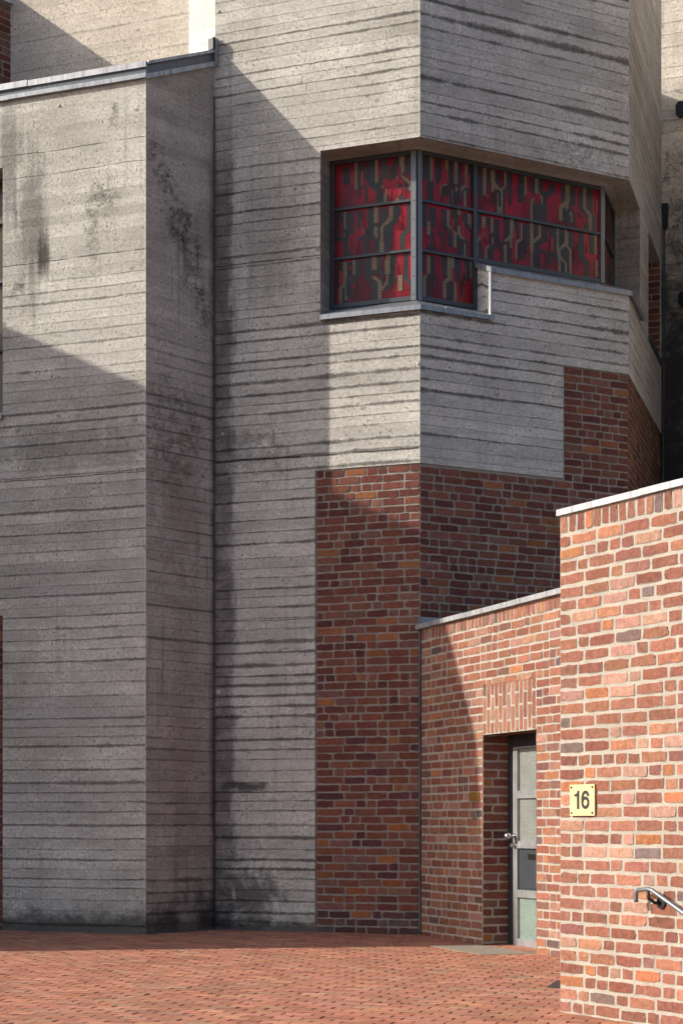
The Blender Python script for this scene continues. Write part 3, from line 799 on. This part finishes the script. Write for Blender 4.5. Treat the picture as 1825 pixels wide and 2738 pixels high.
# ================================================================== BRICK ANNEX WITH THE DOOR (face G)
annex = empty('brick_annex', (G.p(1.9, 0)[0], G.p(1.9, 0)[1], 0), 'low sunlit orange brick annex with a recessed grey door under zinc coping', 'annex')
ZG = 2.03; GL = 3.6; D0, D1, DT, LT = 1.389, 2.42, .867, 1.36; DR = .29
mb = MB()
for (a, b, c, d) in ((.0, D0, ZB, ZG), (D1, GL, ZB, ZG), (D0, D1, DT, ZG)): quad(mb, G, a, b, c, d, -.006, 1)
courses(mb, G, [(.03, GL, ZB, ZG - .125)], ZG - .127, GZ - .15, PAL_G, holes=[(D0, D1, ZB, LT)], jw=.0145, jit=.0017)
rowlock(mb, G, .03, GL, ZG - .12, ZG - .004, PAL_G)
# stacked soldier bricks over the door
u = D0 + .004; k = 0
while u < D1 - .03:
    w = min(.072, D1 - u); z = LT - (0 if k % 2 else .0); seq = [.24, .24] if k % 2 else [.125, .24, .115]
    for hgt in seq:
        z0 = max(z - hgt, DT); lay(mb, G, u, u + w - .012, z0 + .005, z - .006, pick(PAL_G), 0, .0022); z -= hgt + .006
        if z < DT + .02: break
    u += .0795; k += 1
# jambs and soffit
GJ = Face(G.p(D0, 0)[:2], -G.n, G.d)
quad(mb, GJ, 0, DR + .1, ZB, DT, -.008, 1)
courses(mb, GJ, [(0, DR, ZB, DT)], DT, GZ - .1, PAL_LOW, jw=.014)
GR = Face(G.p(D1, 0)[:2], -G.n, -G.d)
quad(mb, GR, 0, DR + .1, ZB, DT, -.004, 1)
courses(mb, GR, [(0, DR, ZB, DT)], DT, GZ - .1, PAL_G, jw=.014)
mb.poly([G.p(D0, DT, -.004), G.p(D1, DT, -.004), G.p(D1, DT, -.4), G.p(D0, DT, -.4)], 0, col=(.16, .07, .045, 1))
# back and end faces close the wall
for (F0, F1) in (((GL, 0), (GL, -.4)), ((0, -.42), (GL, -.42))):
    a = G.p(F0[0], 0, F0[1] - .008); b = G.p(F1[0], 0, F1[1])
    if F0[0] == GL: mb.poly([(a[0], a[1], -.2), (b[0], b[1], -.2), (b[0], b[1], ZG + EYE), (a[0], a[1], ZG + EYE)], 1)
gw = mb.build('wall', [M['brick_light'], M['mortar_light']], annex)
mb = MB(); u = -.02
while u < GL:
    w = random.uniform(.7, 1.1); j = random.uniform(-.002, .002)
    fbox(mb, G, u, min(u + w, GL) + .006, ZG + .002 + j, ZG + .05 + j, -.40, .045 + j); u += w
mb.build('coping', M['zinc_bright'], annex)
mb = MB()                                                   # roof behind the parapet, upstand flashing on the tower
gp = G.p(GL, 0, -.38)
mb.poly([P3(PC, ZG - .01), (gp[0], gp[1], ZG - .01 + EYE), (gp[0] + 2.5, gp[1] + 1.2, ZG - .01 + EYE), P3(PE + Vector((1.5, .3)), ZG - .01)])
fbox(mb, D, -.02, LD, ZG - .01, ZG + .135, .004, .022)
mb.build('roof_flashing', M['zinc'], annex)
# lead strip in the corner between annex and tower
mb = MB(); pts = []; 
for k in range(60):
    z = GZ - .02 + (ZG + .02 - GZ) * k / 59
    pts.append(C.p(-.005 + random.gauss(0, .0025), z, .012 + random.gauss(0, .002)))
mb.tube(pts, [.017 + random.uniform(-.003, .003) for _ in pts], 8)
mb.build('corner_strip', zinc('lead strip', (0.11, 0.12, 0.14), .5, .4, .9), annex)

# the door
M['door_metal'] = zinc('anodised door metal', (0.40, 0.41, 0.42), .42, .45, .25)
M['door_frame'] = plain('dark door frame', (0.055, 0.06, 0.075), .4, .4, .3)
GD = Face(V2(G.p(D0, 0, -DR)), G.d, G.n); DW = D1 - D0
ZD0 = GZ - .03; ZDT = DT
mb = MB()
fbox(mb, GD, 0, .075, ZD0, ZDT, -.06, .012, 1); fbox(mb, GD, DW - .06, DW, ZD0, ZDT, -.06, .012, 1); fbox(mb, GD, .076, DW - .061, ZDT - .11, ZDT - .001, -.06, .008, 1)
L0, L1 = .082, DW - .066
rails = [(ZD0, ZD0 + .13), (-.44 - .05, -.44 + .045), (.07 - .045, .07 + .06) if False else (-.06, .035), (.40 - .035, .40 + .05), (ZDT - .20, ZDT - .115)]
# rail heights measured on the leaf
def dz(y, px=1400): return GD.at(px, y)[1]
rails = [(ZD0, dz(2512)), (dz(2401), dz(2381)), (dz(2269), dz(2249)), (dz(2135), dz(2114)), (dz(2001), ZDT - .115)]
for a, b in rails: fbox(mb, GD, L0 + .085, L1 - .085, a, b, -.045, .004)
fbox(mb, GD, L0, L0 + .085, ZD0, ZDT - .115, -.045, .005); fbox(mb, GD, L1 - .085, L1, ZD0, ZDT - .115, -.045, .005)
door = mb.build('door', [M['door_metal'], M['door_frame']], annex)
tag(door, 'grey metal door with wired glass panes and a dark letter panel')
def wired(name, c):
    g = NG(name); p = g.pos()
    sp = g.node('ShaderNodeSeparateXYZ'); g.t.links.new(p, sp.inputs[0])
    gx = g.m_('FRACT', g.mul(g.sub(sp.outputs[1], sp.outputs[0]), 62.0)); gz = g.m_('FRACT', g.mul(sp.outputs[2], 78.0))
    k = g.m_('MAXIMUM', g.ss(gx, .70, .9), g.ss(gz, .70, .9))
    n = g.noise(p, 55, 5, .85); n2 = g.noise(p, 3, 3)
    col = g.mix(g.mul(k, .55), c, tuple(x * .45 for x in c)); col = g.scale(col, g.add(.15, g.mul(n, 1.6))); col = g.scale(col, g.add(.7, g.mul(n2, .6)))
    sparkle = g.ss(g.noise(p, 95, 3, .8), .62, .70)
    col = g.mix(g.mul(sparkle, .7), col, (0.75, 0.80, 0.76))
    g.bump(g.add(n, k), 0.003, 0.6)
    return g.done(col, 0.22)
wg = wired('grey wired glass', (0.30, 0.33, 0.31)); wg2 = wired('greenish wired glass', (0.30, 0.40, 0.35))
for i, mt in ((0, wg2), (2, wg), (3, wg)):
    mb = MB(); quad(mb, GD, L0 + .085, L1 - .085, rails[i][1], rails[i + 1][0], -.022); mb.build('glass_pane', mt, door)
mb = MB(); a, b = rails[1][1], rails[2][0]
quad(mb, GD, L0 + .085, L1 - .085, a, b, -.020); fbox(mb, GD, L0 + .10, L1 - .10, a + .02, b - .02, -.019, -.012)
mb.build('letter_panel', plain('dark blue grey panel', (0.075, 0.085, 0.10), .4, .3, .5, 4), door)
mb = MB(); fbox(mb, GD, .36, .66, dz(2298), dz(2284), -.0115, -.002); mb.build('mail_slot', M['black'], door)
def ball(mb, c, r, n=14, m=9, mi=0):
    c = Vector(c); rows = []
    for i in range(m + 1):
        t = math.pi * i / m
        rows.append([mb.vert(c + Vector((r * math.sin(t) * math.cos(2 * math.pi * k / n), r * math.sin(t) * math.sin(2 * math.pi * k / n), r * math.cos(t)))) for k in range(n)])
    for i in range(m):
        for k in range(n): mb.face((rows[i][k], rows[i + 1][k], rows[i + 1][(k + 1) % n], rows[i][(k + 1) % n]), mi, smooth=True)
M['steel'] = plain('brushed steel', (0.55, 0.55, 0.55), .28, .9, .15, 40)
kz = dz(2236, 1375)
mb = MB(); ball(mb, GD.p(.125, kz, .085), .033); mb.tube([GD.p(.125, kz, .005), GD.p(.125, kz, .07)], .012, 10); mb.tube([GD.p(.125, kz, .005), GD.p(.125, kz, .012)], .026, 14)
mb.build('door_knob', M['steel'], door)
mb = MB(); lz = dz(2261, 1375); mb.tube([GD.p(.125, lz, .005), GD.p(.125, lz, .05)], .019, 12); mb.tube([GD.p(.125, lz, .005), GD.p(.125, lz, .010)], .028, 12)
mb.build('door_lock', M['steel'], door)
mb = MB(); fbox(mb, G, D0 + .0, D1, ZB, GZ - .022, -DR - .1, -.004)
mb.build('threshold', plain('worn stone threshold', (0.27, 0.19, 0.14), .9, 0, .5, 10, .004), annex)

# ================================================================== BRICK WALL IN FRONT (face H)
hw = empty('brick_wall', (H.p(1, 0)[0], H.p(1, 0)[1], 0), 'tall sunlit orange brick wall in the right foreground with thick pale mortar', 'wall')
ZH = 2.0; HL = 4.2; HB = GZ - .4
mb = MB()
quad(mb, H, 0, HL, HB, ZH, -.005, 1)
courses(mb, H, [(0, HL, HB, ZH - .125)], ZH - .128, GZ - .3, PAL_LIT, jw=.017, jit=.0022)
rowlock(mb, H, 0, HL, ZH - .12, ZH - .004, PAL_LIT, jit=.0022)
e0 = H.p(0, 0, -.006); e1 = H.p(0, 0, -.36); e2 = H.p(HL, 0, -.36); e3 = H.p(HL, 0, -.009)
for a, b in ((e1, e0), (e2, e1), (e3, e2)):
    mb.poly([(a[0], a[1], HB + EYE), (b[0], b[1], HB + EYE), (b[0], b[1], ZH + EYE), (a[0], a[1], ZH + EYE)], 1)
mb.build('wall', [M['brick_light'], M['mortar_light']], hw)
mb = MB(); u = -.012
while u < HL:
    w = .78 if u < 0 else random.uniform(.8, 1.1); j = random.uniform(-.0015, .0015)
    fbox(mb, H, u, u + w + .006, ZH + .002 + j, ZH + .043 + j, -.39, .022 + j); u += w
mb.build('coping', M['zinc_bright'], hw)

# number plate
np0, np1 = .115, .352; pz0, pz1 = H.at(1526, 2182)[1], H.at(1526, 2099)[1]
plate = empty('number_plate', H.p(.23, (pz0 + pz1) / 2), 'square cream house number plate reading 16 on the sunlit brick wall', 'sign')
mb = MB(); fbox(mb, H, np0, np1, pz0, pz1, .006, .014)
mb.build('plate', plain('cream enamel', (0.74, 0.63, 0.34), .35, 0, .22, 7), plate)
def stroke(mb, Fc, pts, w, off):
    pts = [Vector(p) for p in pts]; n = len(pts); L_, R_ = [], []
    for i in range(n):
        t = (pts[min(i + 1, n - 1)] - pts[max(i - 1, 0)]).normalized(); nn = Vector((-t.y, t.x))
        ww = w[i] if isinstance(w, list) else w
        L_.append(mb.vert(Fc.p(*(pts[i] + nn * ww / 2), off))); R_.append(mb.vert(Fc.p(*(pts[i] - nn * ww / 2), off)))
    for i in range(n - 1): mb.face((L_[i], L_[i + 1], R_[i + 1], R_[i]))
ink = plain('black lettering', (0.022, 0.022, 0.022), .5, 0, .3, 60)
uc, zc1, dh = (np0 + np1) / 2, (pz0 + pz1) / 2 + .002, .118
mb = MB(); x = uc - .046                                    # one: upright stem with a flag
mb.poly([H.p(x - .002, zc1 - dh / 2, .0155), H.p(x + .021, zc1 - dh / 2, .0155), H.p(x + .021, zc1 + dh / 2, .0155), H.p(x + .004, zc1 + dh / 2, .0155), H.p(x - .002, zc1 + dh / 2 - .013, .0155)])
mb.poly([H.p(x - .027, zc1 + dh / 2 - .038, .0155), H.p(x - .0025, zc1 + dh / 2 - .038, .0155), H.p(x - .0025, zc1 + dh / 2 - .018, .0155), H.p(x - .027, zc1 + dh / 2 - .024, .0155)])
mb.build('digit', ink, plate)
mb = MB(); x = uc + .033; rx, rz = .0285, .0300             # six: closed bowl with a hooked stem
bz0 = zc1 - dh / 2 + rz + .010
stroke(mb, H, [(x + rx * math.cos(t), bz0 + rz * math.sin(t)) for t in [2 * math.pi * k / 28 for k in range(29)]], .021, .0155)
stroke(mb, H, [(x - rx, bz0 + .0), (x - rx - .0005, bz0 + .026), (x - rx * .93, bz0 + .042), (x - rx * .70, bz0 + .056), (x - rx * .30, bz0 + .0655), (x + rx * .15, bz0 + .0680), (x + rx * .55, bz0 + .0635), (x + rx * .85, bz0 + .0530), (x + rx * .98, bz0 + .041)], .0205, .0158)
mb.build('digit', ink, plate)
for uu in (np0 + .018, np1 - .018):
    for zz in (pz0 + .018, pz1 - .018):
        mb = MB(); mb.tube([H.p(uu, zz, .012), H.p(uu, zz, .019)], .0065, 8); mb.build('screw', M['black'], plate)

# handrail
rail = empty('handrail', H.p(.75, GZ), 'grey steel handrail end sloping down along the foreground brick wall', 'handrail')
mb = MB(); ho = .07
h0 = H.at(1699, 2380, ho); h1 = H.at(1733, 2377, ho); h2 = H.at(1825, 2441, ho)
sl = (h2[1] - h1[1]) / (h2[0] - h1[0])
pts = [H.p(h0[0] + .005, h0[1] - .075, ho), H.p(h0[0], h0[1] - .05, ho), H.p(h0[0] + .003, h0[1] - .018, ho), H.p(h0[0] + .022, h0[1], ho), H.p(h0[0] + .06, h0[1] + .003, ho), H.p(h1[0], h1[1] - .002, ho), H.p(h1[0] + .03, h1[1] + sl * .02, ho),
       H.p(h2[0], h2[1], ho), H.p(h2[0] + 1.2, h2[1] + sl * 1.2, ho)]
mb.tube(pts, .0135, 12)
mb.build('rail', plain('painted steel', (0.22, 0.25, 0.28), .35, .5, .3), rail)
mb = MB(); bu = h1[0] - .005
mb.tube([H.p(bu, h1[1] - .012, ho), H.p(bu + .002, h1[1] - .06, ho - .004), H.p(bu + .03, h1[1] - .085, .04), H.p(bu + .045, h1[1] - .085, .0)], .011, 8)
mb.tube([H.p(bu + .045, h1[1] - .085, .0), H.p(bu + .045, h1[1] - .085, .012)], .036, 14)
mb.build('bracket', M['black'], rail)

# brass name plate, door bell
npl = empty('name_plate', G.p(1.23, .28), 'small brass name plate screwed to the brick beside the door', 'sign')
a0 = G.at(1257, 2131)[0]; a1 = G.at(1282, 2131)[0]
mb = MB(); fbox(mb, G, a0, a1, .237, .320, .004, .010); mb.build('plate', plain('brass', (0.42, 0.24, 0.055), .4, .5, .25, 20), npl)
for uu in (a0 + .012, a1 - .012):
    mb = MB(); mb.tube([G.p(uu, .278, .008), G.p(uu, .278, .013)], .006, 8); mb.build('screw', M['black'], npl)
bell = empty('door_bell', G.p(1.24, .1), 'oval steel door bell set in the brick below the brass plate', 'bell')
mb = MB(); bu, bz = G.at(1270, 2181)
def oval(mb, Fc, u, z, ru, rz, o0, o1, mi=0, n=20):
    a = [mb.vert(Fc.p(u + ru * math.cos(2 * math.pi * k / n), z + rz * math.sin(2 * math.pi * k / n), o0)) for k in range(n)]
    b = [mb.vert(Fc.p(u + ru * .86 * math.cos(2 * math.pi * k / n), z + rz * .86 * math.sin(2 * math.pi * k / n), o1)) for k in range(n)]
    for k in range(n): mb.face((a[k], a[(k + 1) % n], b[(k + 1) % n], b[k]), mi, smooth=False)
    mb.face(b, mi)
oval(mb, G, bu, bz, .042, .044, .002, .016); mb.build('bezel', M['steel'], bell)
mb = MB(); oval(mb, G, bu, bz + .006, .022, .026, .0165, .012); mb.build('button', M['black'], bell)

# ================================================================== FAR WING (face F) and its lamps
wing = empty('concrete_wing', (F.p(.5, 0)[0], F.p(.5, 0)[1], 0), 'far concrete wing behind the tower at the right edge, sunlit only at its top', 'building')
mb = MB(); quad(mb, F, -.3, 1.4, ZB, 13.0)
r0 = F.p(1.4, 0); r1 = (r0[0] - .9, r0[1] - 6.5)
mb.poly([(r0[0], r0[1], 0), (r1[0], r1[1], 0), (r1[0], r1[1], 12.2), (r0[0], r0[1], 12.2)], 0, [(0, 0), (6.5, 0), (6.5, 12), (0, 12)])  # unseen return wall with its roof, added to keep sky light off the wing
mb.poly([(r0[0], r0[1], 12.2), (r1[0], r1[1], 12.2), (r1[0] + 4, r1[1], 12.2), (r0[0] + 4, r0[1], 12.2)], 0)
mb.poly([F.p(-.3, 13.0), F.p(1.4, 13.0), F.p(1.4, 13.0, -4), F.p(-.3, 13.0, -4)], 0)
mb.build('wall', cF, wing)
lamps = []
for i, (px, py, lab) in enumerate(((1822, 292, 'black floodlight high on the far wing at the right edge'), (1829, 800, 'black floodlight lower on the far wing, barely inside the right edge'))):
    uu, zz = F.at(px, py, .12)
    if i == 0:
        lamp = empty('floodlight', F.p(uu, zz, .12), lab, 'lamp', 'floodlights on the far wing')
        mb = MB()
        w, h = .075, .10
        prof = [(-w, -h * .6), (-w * .55, -h), (w * .55, -h), (w, -h * .6), (w, h * .6), (w * .55, h), (-w * .55, h), (-w, h * .6)]
        lo = [mb.vert(F.p(uu + a, zz + b, .06)) for a, b in prof]; hi = [mb.vert(F.p(uu + a * 1.15, zz + b * 1.1, .16)) for a, b in prof]
        for k in range(8): mb.face((lo[k], lo[(k + 1) % 8], hi[(k + 1) % 8], hi[k]))
        mb.face(lo[::-1]); mb.face(hi)
        hs = mb.build('housing', M['black'], lamp)
        mb = MB(); mb.tube([F.p(uu, zz, .07), F.p(uu, zz - .03, .0)], .02, 8); ar = mb.build('arm', M['black'], lamp)
        base = Vector(F.p(uu, zz, .12))
    else:
        l2 = lamp.copy(); COL.objects.link(l2); l2.location = F.p(uu, zz, .12); l2['label'] = lab
        for ch in (hs, ar):
            c2 = ch.copy(); COL.objects.link(c2); c2.parent = l2; c2.matrix_parent_inverse = ch.matrix_parent_inverse
uu, zz = F.at(1777, 578, .1)
bx = empty('rain_hopper', F.p(uu, zz), 'narrow dark blue metal rain hopper with an added shadow-gap pipe on the far wing beside the tower edge', 'rain pipe')
mb = MB()
mb.box8([F.p(uu - .04, zz - .16, .02), F.p(uu + .03, zz - .16, .02), F.p(uu + .03, zz - .16, .1), F.p(uu - .04, zz - .16, .1),
         F.p(uu - .05, zz + .18, .02), F.p(uu + .045, zz + .18, .02), F.p(uu + .045, zz + .18, .14), F.p(uu - .05, zz + .18, .14)])
mb.build('hopper', plain('dark blue metal', (0.02, 0.028, 0.04), .5, .3), bx)
mb = MB(); mb.tube([F.p(uu - .02, zz - .15, .06), F.p(uu - .02, GZ, .06)], .018, 8); mb.build('shadow_gap_pipe', M['zinc_dark'], bx)  # dark pipe added to stand in for the shadowed gap by the tower

# ================================================================== WING OUT OF VIEW ON THE LEFT, whose shadow lies along the yard
SUN_AZ = Vector((1.916, .255)).normalized(); SUN_T = .533
sv = Vector((-SUN_AZ.y, SUN_AZ.x))
prof = [(15.42, -1.5), (15.42, .7), (15.62, 2.65), (16.83, 4.71), (24.0, 4.71), (24.0, -1.5)]       # (across the sun, height in the sun's view)
T0 = -7.0
mb = MB()
fr_, bk_ = [], []
for (uu, vv) in prof:
    for tt, lst in ((T0, fr_), (T0 - 2.5, bk_)):
        q = SUN_AZ * tt + sv * uu
        lst.append(mb.vert((q.x, q.y, max(vv - SUN_T * T0 + EYE, -.1) if vv > -1.4 else -.1)))
n = len(prof)
mb.face(fr_, 0); mb.face(bk_[::-1], 0)
for i in range(n): mb.face((fr_[i], bk_[i], bk_[(i + 1) % n], fr_[(i + 1) % n]), 0)
nb = mb.build('side_wing', plain('wing concrete', (0.30, 0.27, 0.23), .9), None)
tag(nb, 'concrete wing with a sloping end outside the left edge, shading the yard', 'building')

# ================================================================== GROUND
def gz(y): return .0105 * (y - 17.1)
g = NG('paving sand'); p = g.pos()
nn = g.noise(p, 30, 4, .7)
colr = g.mix(g.ss(g.noise(p, 1.5, 4), .4, .6), (0.13, 0.08, 0.055), (0.19, 0.12, 0.08))
msand = g.done(g.scale(colr, g.add(.6, g.mul(nn, .8))), .95)
mb = MB()
ys = [-400, 0, 400]
for i in range(2):
    mb.poly([(-400, ys[i], gz(ys[i]) - .009), (400, ys[i], gz(ys[i]) - .009), (400, ys[i + 1], gz(ys[i + 1]) - .009), (-400, ys[i + 1], gz(ys[i + 1]) - .009)])
grd = mb.build('ground', msand); grd['kind'] = 'structure'

g = NG('red clay paver'); p = g.pos()
c = g.attr('bcol')[0]; e = g.attr('edge')[2]
n1 = g.noise(p, 1.1, 5, .65); n2 = g.noise(p, 130, 3, .7); n3 = g.noise(p, 14, 4, .65)
col = g.scale(c, g.add(.62, g.mul(n2, .76)))
col = g.scale(col, g.add(.72, g.mul(n3, .56)))
col = g.mix(g.mul(g.ss(n1, .50, .70), .35), col, (0.26, 0.17, 0.11))
col = g.mix(g.mul(g.ss(g.noise(p, 3.2, 5, .7), .56, .70), .4), col, (0.10, 0.06, 0.045))
col = g.mix(g.ss(g.add(e, g.mul(g.sub(g.noise(p, 60, 3, .7), .5), 1.4)), .1, .5, .62, 0), col, (0.085, 0.058, 0.038))
g.bump(g.add(n2, g.mul(n3, .5)), .004, .6)
mpav = g.done(col, .85, spec=.3)
mb = MB()
rd = Vector((.945, -.327)).normalized(); rp = Vector((.327, .945)).normalized()
PALP = [((.47, .205, .130), 8), ((.50, .230, .150), 7), ((.43, .182, .115), 6), ((.52, .255, .165), 3), ((.39, .17, .115), 3), ((.41, .235, .15), 2)]
tl, tw_ = .20, .10; gap = .005
for r in range(58, 196):
    b0 = r * tw_
    for k in range(-70, 45):
        a0_ = k * tl + (tl / 2 if r % 2 else 0) + random.gauss(0, .002)
        ctr = rd * (a0_ + tl / 2) + rp * (b0 + tw_ / 2)
        if not (-6.5 < ctr.x < 4.5 and 6.5 < ctr.y < 18.3): continue
        if ctr.x > 2.7 and ctr.y > 14: continue
        zc0 = random.gauss(0, .0009); tx, ty = random.gauss(0, .008), random.gauss(0, .010)
        col = pick(PALP)
        def V(a, b, dzv, e):
            q = rd * a + rp * b
            return mb.vert((q.x, q.y, gz(q.y) + dzv), col, e)
        A0, A1, B0, B1 = a0_ + gap / 2, a0_ + tl - gap / 2, b0 + gap / 2, b0 + tw_ - gap / 2
        ch = .006
        top = []; rim_ = []; base = []
        for (a, b, sa, sb) in ((A0, B0, 1, 1), (A1, B0, -1, 1), (A1, B1, -1, -1), (A0, B1, 1, -1)):
            t = zc0 + (a - a0_ - tl / 2) * tx + (b - b0 - tw_ / 2) * ty
            top.append(V(a + ch * sa, b + ch * sb, t, 1.0)); rim_.append(V(a, b, t - .0045, .0)); base.append(V(a, b, -.0125, 0.))
        mb.face(top)
        for i in range(4):
            j = (i + 1) % 4
            mb.face((rim_[i], rim_[j], top[j], top[i])); mb.face((base[i], base[j], rim_[j], rim_[i]))
pv = mb.build('paving', mpav); pv['kind'] = 'structure'

mb = MB()
for _ in range(260):
    x, y = random.uniform(-4, 2.2), random.uniform(9.5, 17.2)
    if random.random() < .45: y = 17.6 - abs(random.gauss(0, .12)) - max(0, (x + 1)) * .25
    r = random.uniform(.004, .012); a = random.uniform(0, 6.28); z = gz(y) + .003
    q = [(x + r * math.cos(a + k * 1.57) * (1.6 if k % 2 else .8), y + r * math.sin(a + k * 1.57) * (1.6 if k % 2 else .8), z + random.uniform(0, .006)) for k in range(4)]
    I = [mb.vert(t) for t in q]; tp = mb.vert((x, y, z + r * .8)); 
    for k in range(4): mb.face((I[k], I[(k + 1) % 4], tp), random.choice((0, 0, 1, 2)))
lit = mb.build('litter', [plain('dry leaf', (.22, .15, .07), .8), plain('grit', (.45, .42, .38), .9), plain('dark crumb', (.05, .045, .03), .9)]); lit['kind'] = 'stuff'

def flat(mb, pts, lift, mi=0):
    """a thin slab lying on the paving"""
    lo = [(x, y, gz(y) - .012) for x, y in pts]; hi = [(x, y, gz(y) + lift) for x, y in pts]
    mb.box8(lo + hi, mi)
gm = NG('metal mesh'); p = gm.pos()
sp = gm.node('ShaderNodeSeparateXYZ'); gm.t.links.new(p, sp.inputs[0])
k1 = gm.m_('FRACT', gm.mul(gm.add(sp.outputs[0], gm.mul(sp.outputs[1], .42)), 40)); k2 = gm.m_('FRACT', gm.mul(gm.sub(sp.outputs[1], gm.mul(sp.outputs[0], .42)), 25))
hol = gm.mul(gm.ss(k1, .3, .4), gm.ss(k2, .3, .4))
mgrate = gm.done(gm.mix(gm.mul(hol, .55), gm.scale((0.42, 0.36, 0.29), gm.add(.6, gm.mul(gm.noise(p, 12, 3), .8))), (0.12, 0.10, 0.08)), .7, .1)
mb = MB()
flat(mb, [V2(G.p(1.36, 0, .03)), V2(G.p(2.44, 0, .03)), V2(G.p(2.34, 0, .52)), V2(G.p(1.30, 0, .52))][::-1], .005)
fm = mb.build('foot_grate', mgrate); tag(fm, 'pale metal foot grate lying on the paving before the door', 'grate')
gm = NG('dark drain grate'); p = gm.pos()
sp = gm.node('ShaderNodeSeparateXYZ'); gm.t.links.new(p, sp.inputs[0])
k1 = gm.m_('FRACT', gm.mul(sp.outputs[0], 45)); k2 = gm.m_('FRACT', gm.mul(sp.outputs[1], 28))
hol = gm.mul(gm.ss(k1, .35, .45), gm.ss(k2, .35, .45))
mdr = gm.done(gm.mix(hol, (0.11, 0.095, 0.085), (0.012, 0.011, 0.01)), .6, .3)
mb = MB(); flat(mb, [(1.50, 12.05), (2.0, 11.85), (2.2, 12.35), (1.64, 12.55)], .005)
dg = mb.build('drain_grate', mdr); tag(dg, 'dark drain grate in the paving half hidden by the foreground wall', 'grate')

# ================================================================== LIGHT
EL = math.atan(SUN_T)
trav = Vector((SUN_AZ.x * math.cos(EL), SUN_AZ.y * math.cos(EL), -math.sin(EL)))
sun = bpy.data.lights.new('sun', 'SUN'); sun.energy = 5.0; sun.angle = math.radians(.5); sun.color = (1.0, .91, .79)
so = bpy.data.objects.new('sun', sun); so.rotation_euler = trav.to_track_quat('-Z', 'Y').to_euler(); so.location = (-8, -2, 12); COL.objects.link(so)
w = bpy.data.worlds.new('World'); scene.world = w; w.use_nodes = True
nt = w.node_tree; bg = nt.nodes['Background']
sky = nt.nodes.new('ShaderNodeTexSky'); sky.sky_type = 'NISHITA'; sky.sun_disc = False
sky.sun_elevation = EL; sky.sun_rotation = math.atan2(-SUN_AZ.x, -SUN_AZ.y) % (2 * math.pi)
sky.dust_density = 2.0; sky.ozone_density = .6; sky.air_density = .8
nt.links.new(sky.outputs[0], bg.inputs[0]); bg.inputs[1].default_value = .15

# ================================================================== CAMERA
cam = bpy.data.cameras.new('camera'); co = bpy.data.objects.new('camera', cam); COL.objects.link(co)
co.location = (0, 0, EYE); co.rotation_euler = (math.radians(90), 0, 0)
cam.sensor_fit = 'HORIZONTAL'; cam.sensor_width = 36; cam.lens = FPX / 1825 * 36
cam.shift_y = (HY - 1369) / 1825; cam.clip_start = .1; cam.clip_end = 2000
scene.camera = co
scene.view_settings.view_transform = 'Standard'; scene.view_settings.look = 'None'; scene.view_settings.exposure = 0
scene.render.engine = 'CYCLES'
